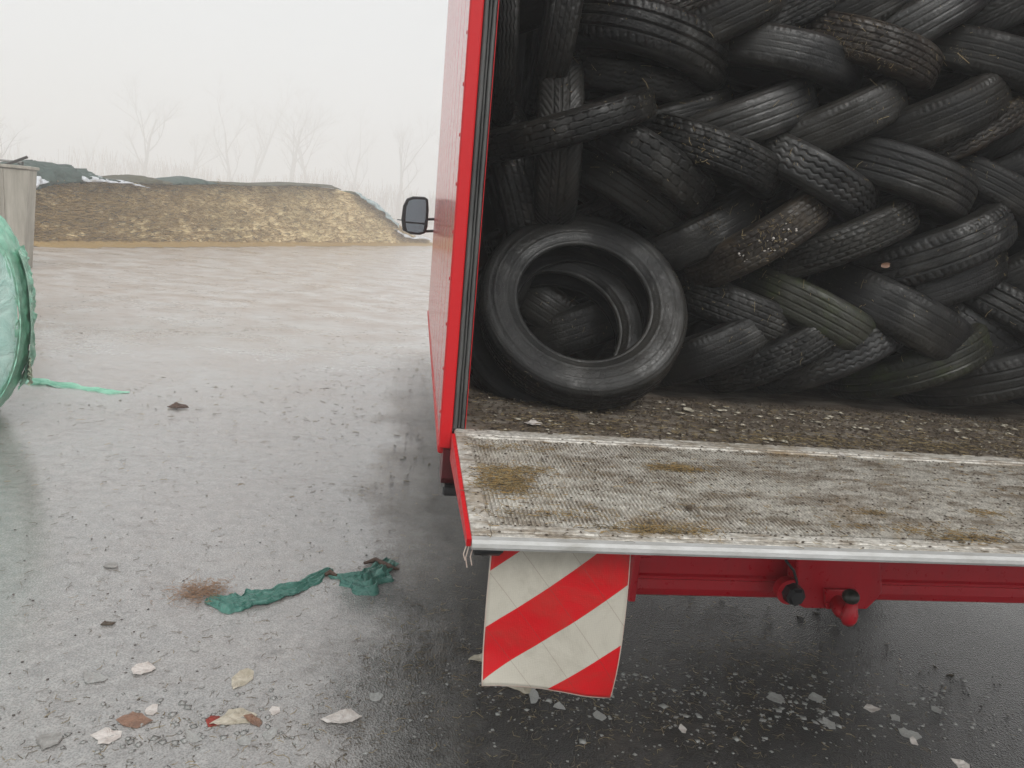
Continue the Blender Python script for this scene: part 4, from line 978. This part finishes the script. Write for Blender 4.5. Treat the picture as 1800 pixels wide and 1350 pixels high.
for i, s in enumerate(SC):
    if s[3] is None: continue
    px, py, wpx, mt, lab, cat, asp, curl, rot = s
    nm = {'leaf': 'leaf', 'stone': 'stone', 'clod': 'mud_clod'}.get(cat, 'plastic_scrap')
    scrap(px, py, wpx, MAT[mt], lab, cat, asp, curl, rot, seed=i*1.37+.3, name=nm, thick=.006 if cat in ('stone', 'clod') else .0016)
scrap(1481, 801, 12, MAT['paper'], 'small white fluff on the tail lift deck', 'scrap', .9, .5, 0, zplane=1.004, seed=4, group='scraps on the truck deck')
scrap(1212, 897, 14, MAT['mudc'], 'dark clod on the tail lift deck', 'clod', .8, .3, 0, zplane=1.004, seed=5, name='mud_clod', group='scraps on the truck deck', thick=.004)
scrap(938, 745, 34, MAT['paper'], 'white flake on the box floor in front of the big tyre', 'scrap', .4, .1, 0, zplane=1.006, seed=6, group='scraps on the truck deck')
scrap(1212, 722, 26, MAT['cream'], 'pale flake on the box floor right of the big tyre', 'scrap', .5, .1, 0, zplane=1.006, seed=7, group='scraps on the truck deck')
# leaves on tyres
def tyre_leaf(px, py, wpx, Y, mt, lab):
    c = on_y(px, py, Y); Wd = wpx/FPX*np.dot(c-CP, F)
    V = []
    for i in range(8):
        for j in range(6):
            u = i/7-.5; v = j/5-.5; e = 1-.9*u*u*2
            V.append((u*Wd, .35*Wd*(abs(u)**2)+.02*Wd*fn((u*6, v*6, px), 1)-.2*Wd*abs(v), v*Wd*.6*e))
    me = bpy.data.meshes.new('leaf'); me.from_pydata(V, [], grid_faces(8, 6)); o = link(me, 'leaf', MAT[mt]); o.location = c; o.rotation_euler = (.2, -.1, 0)
    o.modifiers.new('thick', 'SOLIDIFY').thickness = .001
    tag(o, lab, 'leaf', 'leaves stuck to the tyres')

# green film strips
def ribbon(name, path, widths, mat, label, cat, parent=None, wave=.5, seed=0, nv=30):
    """crumpled film laid along a ground path"""
    path = [Vector(p) for p in path]; m = len(path); n = 150; V = []
    def at(t):
        s = t*(m-1); i = min(int(s), m-2); f = s-i
        p0, p1, p2, p3 = path[max(i-1, 0)], path[i], path[i+1], path[min(i+2, m-1)]
        return .5*((2*p1)+(-p0+p2)*f+(2*p0-5*p1+4*p2-p3)*f*f+(-p0+3*p1-3*p2+p3)*f**3), widths[i]*(1-f)+widths[i+1]*f
    for k in range(n):
        t = k/(n-1); p, wd = at(t); q, _ = at(min(1, t+.01)); p_, _ = at(max(0, t-.01)); d = (q-p_); d.normalize(); s = Vector((-d.y, d.x, 0))
        for j in range(nv):
            v = j/(nv-1)-.5
            jag = 1+.55*fn((t*9, v*1.2, seed), 1)+.15*sin(t*31+seed)
            h = wd*(.08*(1-4*v*v)+wave*.30*abs(fn((t*3.2+v, v*6, seed+2), 1.0, 0, 4))+.05*sin(v*20+t*8+seed+3*fn((t*3, v, seed), 1)))
            V.append(tuple(p+s*(v*wd*jag)+Vector((0, 0, max(.002, h+.002)))))
    me = bpy.data.meshes.new(name); me.from_pydata(V, [], grid_faces(n, nv)); o = link(me, name, mat, parent, True)
    o.modifiers.new('thick', 'SOLIDIFY').thickness = .0012
    return tag(o, label, cat) if label else o
gp = lambda x, y: tuple(on_z(x, y, 0))
ribbon('plastic_film', [gp(368, 1052), gp(400, 1062), gp(450, 1056), gp(500, 1040), gp(545, 1022), gp(580, 1000)], [.05, .14, .12, .10, .085, .03], MAT['gfilm'], 'long twisted strip of green plastic film on the wet ground', 'plastic film', seed=1)
ribbon('plastic_film', [gp(578, 1012), gp(605, 1018), gp(640, 1030), gp(668, 1008), gp(684, 985)], [.02, .06, .17, .13, .05], MAT['gfilm'], 'crumpled green film bunched up beside the brown root', 'plastic film', seed=5, wave=.9)
c = [on_z(x, y, .012) for x, y in ((640, 990), (660, 984), (684, 996), (702, 1001))]
tag(MB().tube([tuple(p) for p in c], [.006, .013, .014, .003], 10).build('root', MAT['root'], None, True), 'short brown root at the right end of the green film', 'root')
c = [on_z(x, y, .01) for x, y in ((572, 1010), (580, 1006), (592, 1012))]
tag(MB().tube([tuple(p) for p in c], [.008, .014, .006], 10).build('root', MAT['root'], None, True), 'small brown lump between the two green film pieces', 'root')
ribbon('plastic_film', [gp(40, 668), gp(90, 676), gp(150, 684), gp(190, 690), gp(228, 690)], [.16, .14, .12, .12, .02], MAT['mint'], 'mint green film tail trailing across the ground from the wrapped bale', 'plastic film', seed=9, wave=.3)

# ------------------------------------------------------------------ wrapped bale at the left
def bale():
    # sagged round bale on its side, its axis turned away from the viewer to the left
    th = radians(24); e = Vector((cos(th), sin(th), 0)); d = Vector((-sin(th), cos(th), 0)); C0 = Vector((-2.425, 4.95, 0))-e*.68
    ln = 1.1; r = .68
    BL = empty('wrapped_bale', tuple(C0), 'mint green film-wrapped bale cut off by the left edge', 'bale')
    n = 180
    def pt(a, s=1.0):
        ca, sa = cos(a), sin(a); q = 3.0
        rr = (abs(ca)**q+abs(sa)**q)**(-1/q)
        x = r*rr*ca*s; z = .73+.74*rr*sa*s
        if sa < 0: x *= (1-.20*abs(sa)**1.5)
        return x, max(.0, z)
    def wv(x, y, z): p = C0+e*x+d*y; return (p.x, p.y, z)
    ys = np.linspace(0, 1, 60); V = []
    for k in range(n):
        a = 2*pi*k/n
        for t in ys:
            s = 1.0+.055*sin(pi*min(1, t*1.6))-.05*(abs(2*t-1)**7)+.045*abs(fn((cos(a)*3, t*7, sin(a)*2.4), 1.7, 5, 5))-.015+.006*sin(t*60+6*sin(a*3))
            x, z = pt(a, s); V.append(wv(x, .03+t*ln+.01*fn((a*3, t*3, 1), 1), z))
    mesh('side_wrap', V, grid_faces(n, len(ys), True), MAT['mint'], BL, True)
    V = []; rs = [0, .2, .4, .55, .7, .8, .88, .93, .97, 1.0]
    for k in range(n):
        a = 2*pi*k/n
        for s in rs:
            x, z = pt(a, s*.955); V.append(wv(x, -.03+.07*s**8+.014*fn((x*4, z*1.0, 2), 2.0, 1)+.004*sin(x*70+2*sin(z*5)), z))
    mesh('end_wrap', V, grid_faces(n, len(rs), True), MAT['mint_pale'], BL, True)
    pts = []
    for k in range(-48, 56):
        a = 2*pi*k/n; x, z = pt(a, .975); pts.append(wv(x, .028+.006*sin(k*1.3), z))
    MB().tube(pts, [.0035+.0025*sin(i*1.7) for i in range(len(pts))], 6).build('film_seam', MAT['mint'], BL, True)
    V = []; nu, nv = 34, 20
    for i in range(nu):
        for j in range(nv):
            u = i/(nu-1); v = j/(nv-1); a = .55-u*1.12
            x, z = pt(a, 1.05+.07*abs(fn((u*7, v*5, 7), 1.0, 2, 4))*(1-abs(2*v-1)**4)); V.append(wv(x+.02*(u**3), .10+v*.45+.02*sin(u*9), z+.02*sin(v*12)*u))
    mesh('loose_flap', V, grid_faces(nu, nv), MAT['mint'], BL)
    V = []
    for i in range(16):
        for j in range(10):
            u = i/15; v = j/9; V.append(wv(r*.97+.035+.03*fn((u*5, v*4, 3), 1), .12+v*.34, .47-u*.17+.015*sin(v*14)))
    mesh('hanging_film', V, grid_faces(16, 10), MAT['hang'], BL)
bale()

# ------------------------------------------------------------------ silage clamp, covers and concrete wall
A = np.array([-10.9, 18.6, 0]); Bp = np.array([.9, 48.3, 0]); dAB = (Bp-A)/np.linalg.norm(Bp-A); nAB = np.array([-dAB[1], dAB[0], 0])   # points away to the left-back
if nAB[1] < 0: nAB = -nAB
TOP = [(38, 402), (44, 372), (58, 348), (72, 330), (92, 322), (160, 319), (250, 324), (330, 323), (400, 322), (470, 326), (540, 326), (600, 333), (640, 346), (672, 366), (700, 392), (722, 412), (760, 424)]
def topy(x): return float(np.interp(x, [p[0] for p in TOP], [p[1] for p in TOP]))
def silage():
    S = empty('silage_heap', tuple((A+Bp)/2), 'long brown cut silage heap across the far side of the yard', 'silage heap')
    xs = np.linspace(38, 758, 300); nz = 40; V = []
    for x in xs:
        t = on_plane(x, topy(x), A, nAB); h = max(.05, t[2]); b0 = np.array([t[0], t[1], 0])
        for j in range(nz):
            f = j/(nz-1); z = h*f
            p = b0+np.array([0, 0, z])
            lean = .12*h*f+(.06*(1-f)**6*-1)
            ns = .09*fn((b0[0]*.8, b0[1]*.4, z*3.2), 1.2, 1, 5)+.06*fn((b0[0]*3, b0[1]*2, z*9), 1.4, 4, 4)
            q = p+nAB*(lean+ns)
            if 150 < x < 166: q = q+nAB*.16
            V.append(tuple(q))
    mesh('cut_face', V, grid_faces(len(xs), nz), MAT['silage'], S)
    # top and back
    V = []
    for x in xs:
        t = on_plane(x, topy(x), A, nAB); h = max(.05, t[2])
        for k, (d, dz) in enumerate(((.10*h+.02, -.03), (.6, -.08), (2, -.12), (5, -.3), (9, -.8))):
            V.append((t[0]+nAB[0]*d, t[1]+nAB[1]*d, max(0, h+dz*min(1, h)+.04*fn((x*.05, d, 0), 1))))
    mesh('heap_top', V, grid_faces(len(xs), 5), MAT['silage'], S, True)
    # loose fibres on the face and apron
    P = []; D = []; Ls = []; Ws = []
    for _ in range(9000):
        x = rng.uniform(44, 750); yt = topy(x); t = on_plane(x, yt, A, nAB); z = t[2]*rng.random(); zz = z
        p = np.array([t[0], t[1], zz])+nAB*(.1*z-.06); P.append(p); d = dAB*rng.choice([-1, 1])+np.array([0, 0, rng.normal(0, .25)])+nAB*rng.normal(0, .2); D.append(d/np.linalg.norm(d)); Ls.append(rng.uniform(.1, .35)); Ws.append(rng.uniform(.006, .012))
    m = np.random.default_rng(3).random(len(P)) < .92; P = np.array(P); D = np.array(D); Ls = np.array(Ls); Ws = np.array(Ws)
    strands('straw_fibres', P[m], D[m], Ls[m], Ws[m], MAT['straw_ochre'], .4, None, None, S)
    strands('straw_fibres', P[~m], D[~m], Ls[~m], Ws[~m], MAT['straw_dark'], .4, None, None, S)
    # loose apron at the foot
    V = []; nj = 8
    for x in xs:
        t = on_plane(x, topy(x), A, nAB); b0 = np.array([t[0], t[1], 0])
        wd = .7+.5*fn((x*.03, 0, 0), 1)
        for j in range(nj):
            f = j/(nj-1); p = b0-nAB*(wd*(1-f)); V.append((p[0], p[1], .004+.14*f**1.6+.04*f*fn((x*.2, f*3, 0), 1)))
    mesh('loose_apron', V, grid_faces(len(xs), nj), MAT['straw_ochre'], S)
silage()
def cover(name, prof, mat, label, cat, depth=1.6, push=0.0, amp=.12, seed=0):
    """prof: (px, y_top, y_low); a draped crumpled sheet with real depth"""
    x0, x1 = prof[0][0], prof[-1][0]; n = max(16, int((x1-x0)/2.2)); nc = 18; V = []
    for i in range(n):
        x = x0+(x1-x0)*i/(n-1)
        yt = np.interp(x, [p[0] for p in prof], [p[1] for p in prof]); yl = np.interp(x, [p[0] for p in prof], [p[2] for p in prof])
        lo = on_plane(x, yl, A+nAB*(-.06-push), nAB); hi = on_plane(x, yt, A+nAB*(depth*.4), nAB)
        for j in range(nc):
            f = j/(nc-1); a = pi*f*.9
            h = lo[2]+(hi[2]-lo[2])*sin(min(a, pi*.9))**.8 if a < pi/2 else lo[2]+(hi[2]-lo[2])*sin(a)**.8
            d = -.06-push+depth*(1-cos(a))/2
            b0 = lo+(nAB*(d+.06+push)); ns = amp*fn((x*.09, f*4, seed), 1.0, 0, 4)
            V.append((b0[0]-nAB[0]*ns, b0[1]-nAB[1]*ns, max(.02, h+ns*.35*min(1, (hi[2]-lo[2])*3+.1))))
    me = bpy.data.meshes.new(name); me.from_pydata(V, [], grid_faces(n, nc)); o = link(me, name, mat, None, True); o.modifiers.new('thick', 'SOLIDIFY').thickness = .01
    return tag(o, label, cat, 'covers on the silage heap')
cover('tarpaulin', [(46, 306, 345), (54, 296, 338), (76, 292, 330), (104, 290, 322), (140, 295, 321), (170, 303, 318), (192, 312, 320), (206, 317, 321)], MAT['tarp'], 'dark green tarpaulin bunched at the left end of the heap', 'tarpaulin', 2.2, .02, .3, 1)
cover('plastic_sheet', [(50, 326, 345), (56, 318, 336), (66, 310, 328), (78, 312, 322), (88, 317, 320)], MAT['sheet'], 'white plastic sheet hanging over the left corner of the heap', 'sheet', .8, .2, .2, 2)
cover('plastic_sheet', [(146, 313, 318), (156, 308, 320), (170, 307, 320), (184, 311, 320), (200, 317, 322), (226, 318, 323), (248, 324, 328), (262, 329, 330)], MAT['sheet'], 'white plastic sheet along the heap edge beside the green tarpaulin', 'sheet', .9, .1, .12, 3)
cover('tarpaulin', [(204, 317, 322), (232, 315, 322), (262, 312, 324), (280, 313, 325), (300, 319, 325), (318, 322, 325)], MAT['tarp_brown'], 'low brownish net hump on top of the heap', 'tarpaulin', 1.6, 0, .15, 4)
cover('tarpaulin', [(306, 321, 325), (330, 316, 325), (352, 314, 324), (372, 317, 324), (384, 322, 324)], MAT['tarp'], 'small dark teal tarpaulin hump in the middle of the heap top', 'tarpaulin', 1.4, 0, .1, 5)
cover('tarpaulin', [(384, 321, 324), (430, 323, 327), (470, 325, 327), (520, 323, 327), (560, 325, 328), (592, 327, 332), (600, 332, 334)], MAT['tarp_brown'], 'thin dark net edge along the right half of the heap top', 'tarpaulin', 1.2, 0, .08, 6)
cover('plastic_sheet', [(632, 338, 345), (650, 348, 357), (668, 357, 370), (682, 368, 382), (694, 382, 392), (704, 392, 402)], MAT['tarp_blue'], 'pale blue sheet running down the right slope of the heap', 'sheet', 1.2, .05, .15, 7)
cover('plastic_sheet', [(698, 400, 408), (712, 409, 417), (730, 414, 420), (748, 415, 421), (760, 417, 422)], MAT['sheet'], 'white sheet at the foot of the right slope behind the mirror', 'sheet', 1.0, .1, .15, 8)
def concrete_wall():
    Yw = 15.0
    e0 = on_y(49, 298, Yw); e1 = on_y(38, 402, Yw)
    zt = e0[2]; x_top = e0[0]; x_bot = e1[0]-.0
    W_ = empty('concrete_wall', (x_top-2, Yw, 0), 'pale stained concrete wall end at the left edge beside the heap', 'wall')
    xb = float(np.interp(0, [e1[2], e0[2]], [e1[0], e0[0]])) if e0[2] != e1[2] else x_bot
    V = [(x_top-6, Yw, 0), (xb, Yw, 0), (x_top, Yw, zt), (x_top-6, Yw, zt), (x_top-6, Yw+.35, 0), (xb, Yw+.35, 0), (x_top, Yw+.35, zt), (x_top-6, Yw+.35, zt)]
    o = mesh('wall_panel', V, [(0, 1, 2, 3), (7, 6, 5, 4), (1, 5, 6, 2), (4, 0, 3, 7), (3, 2, 6, 7), (0, 4, 5, 1)], MAT['concrete'], W_); o.modifiers.new('edge', 'BEVEL').width = .02
    MB().box(x_top-6, x_top+.02, Yw-.04, Yw+.4, zt+.002, zt+.06, .01).build('wall_coping', MAT['concrete'], W_)
    for x in (-.45, -.95, -1.6): MB().box(x_top+x-.03, x_top+x+.03, Yw-.03, Yw-.002, 0, zt-.02, .006).build('wall_rib', MAT['concrete'], W_)
    Rr = empty('metal_rack', (x_top-.3, Yw, zt+.06), 'slanted dark metal frame on top of the concrete wall', 'frame')
    P = lambda x, y, d=0: tuple(on_y(x, y, Yw+.15)+np.array([0, d, 0]))
    MB().tube([P(6, 291), P(48, 276)], .025, 8).build('slanted_bar', MAT['dark'], Rr)
    MB().tube([P(39, 297), P(40, 284)], .018, 8).build('post', MAT['dark'], Rr)
    MB().tube([P(18, 296), P(18, 289)], .018, 8).build('post', MAT['dark'], Rr)
    MB().tube([P(32, 287), P(40, 293)], .012, 8).build('brace', MAT['dark'], Rr)
    MB().tube([P(-20, 279, .3), P(24, 283, .3)], .02, 8).build('rear_rail', MAT['steel'], Rr)
concrete_wall()

# ------------------------------------------------------------------ bare trees in the fog
def make_tree_meshes(seed, h, spread, lean=0.0):
    rr = random.Random(seed); tr = MB(); P = []; D = []; L = []; W = []
    def branch(p, d, ln, r, lev):
        pts = [p]; rs = [r]; q = p; dd = d
        for k in range(4):
            dd = (dd+Vector((rr.gauss(0, .13), rr.gauss(0, .13), rr.gauss(.02, .08)))).normalized(); q = q+dd*ln/4; pts.append(q); rs.append(r*(1-.16*(k+1)))
        if lev <= 2: tr.tube(pts, rs, 7 if lev == 0 else 5, False)
        else:
            for a in range(4): P.append(tuple(pts[a])); v = pts[a+1]-pts[a]; D.append(tuple(v.normalized())); L.append(v.length); W.append(rs[a])
        if lev >= 4: return
        nb = (5, 5, 5, 4)[lev]
        for b in range(nb):
            t = rr.uniform(.35, 1.0) if lev else rr.uniform(.3, 1.0); i = min(3, int(t*4)); f = t*4-i
            s = pts[i].lerp(pts[i+1], f); az = rr.uniform(0, 6.283); el = rr.uniform(.35, .95)
            side = Vector((cos(az), sin(az), 0)); nd = (dd*cos(el)+side*sin(el)*spread+Vector((0, 0, .15))).normalized()
            branch(s, nd, ln*rr.uniform(.42, .62), rs[i]*.5, lev+1)
    branch(Vector((0, 0, 0)), Vector((lean, 0, 1)).normalized(), h*.62, h*.017, 0)
    me = bpy.data.meshes.new('trunk'); me.from_pydata(tr.V, [], tr.F); me.materials.append(MAT['bark'])
    o = strands('crown', P, D, L, np.array(W)*.5+.003, MAT['twig'], .05); cm = o.data; bpy.data.objects.remove(o)
    return me, cm
TV = [make_tree_meshes(11, 16, .9), make_tree_meshes(23, 15, .7, .1), make_tree_meshes(37, 13, 1.0, -.08)]
def tree(px, Yd, htop, var, label, mirror=1):
    base = on_y(px, 420, Yd); top = on_y(px, htop, Yd); H = top[2]
    s = H/((16, 15, 13)[var]*.98)
    r = empty('bare_tree', (base[0], Yd, 0), label, 'tree', 'bare trees fading into the fog'); r.scale = (s*mirror, s, s); r.rotation_euler = (0, 0, px*.37)
    for nm, me in zip(('trunk', 'crown'), TV[var]):
        o = bpy.data.objects.new(nm, me); COL.objects.link(o); o.parent = r
        if nm == 'crown': o['kind'] = 'stuff'
for a in ((20, 155, 172, 2, 'small bare tree above the concrete wall at the left edge'), (248, 208, 112, 0, 'tall bare tree with a forked crown, left of the middle of the heap'),
          (330, 265, 190, 2, 'faint low bare tree right of the tall forked one'), (405, 246, 150, 1, 'slender bare tree above the middle of the heap'), (428, 259, 120, 1, 'tall thin bare tree just right of the slender one'),
          (500, 227, 128, 0, 'broad bare tree above the right half of the heap'), (545, 256, 150, 2, 'bare tree fading right behind the broad one'), (610, 272, 190, 1, 'barely visible bare tree above the heap shoulder'),
          (700, 218, 178, 0, 'rounded bare tree left of the truck above the mirror'), (755, 227, 185, 2, 'bare tree half hidden by the truck side'), (140, 278, 200, 1, 'very faint bare tree above the green tarpaulin'), (-60, 189, 150, 0, 'bare tree outside the left edge')):
    if a[0] < 0: continue
    tree(*a)
def scrub():
    n = 3600; x = rng.uniform(-150, 50, n); y = rng.uniform(180, 225, n)
    P = np.stack([x, y, np.zeros(n)], 1); D = np.stack([rng.normal(0, .14, n), rng.normal(0, .14, n), np.ones(n)], 1); D /= np.linalg.norm(D, axis=1)[:, None]
    L = 5+3.5*np.abs(np.sin(x*.07)+.3*np.sin(x*.31))+rng.uniform(-1.5, 2.5, n)
    strands('undergrowth', P, D, L, rng.uniform(.02, .06, n), MAT['scrub'], .12, 'bare brown thicket fading into the fog behind the heap', 'thicket')
scrub()
tyre_patches()
MB().tube([tuple(on_y(1683, 93, 2.54)), tuple(on_y(1700, 108, 2.53)), tuple(on_y(1722, 126, 2.54))], .0012, 5).build('straw_stalk', MAT['straw'])['label'] = 'long straw stalk lying across a bald tyre at the upper right'
bpy.data.objects['straw_stalk']['category'] = 'straw'
tyre_leaf(1400, 115, 30, 2.515, 'brown_leaf', 'orange leaf stuck on a smooth tyre high in the stack')
tyre_leaf(1557, 466, 16, 2.52, 'brown_leaf', 'small brown leaf on the side of a wide clean tyre')
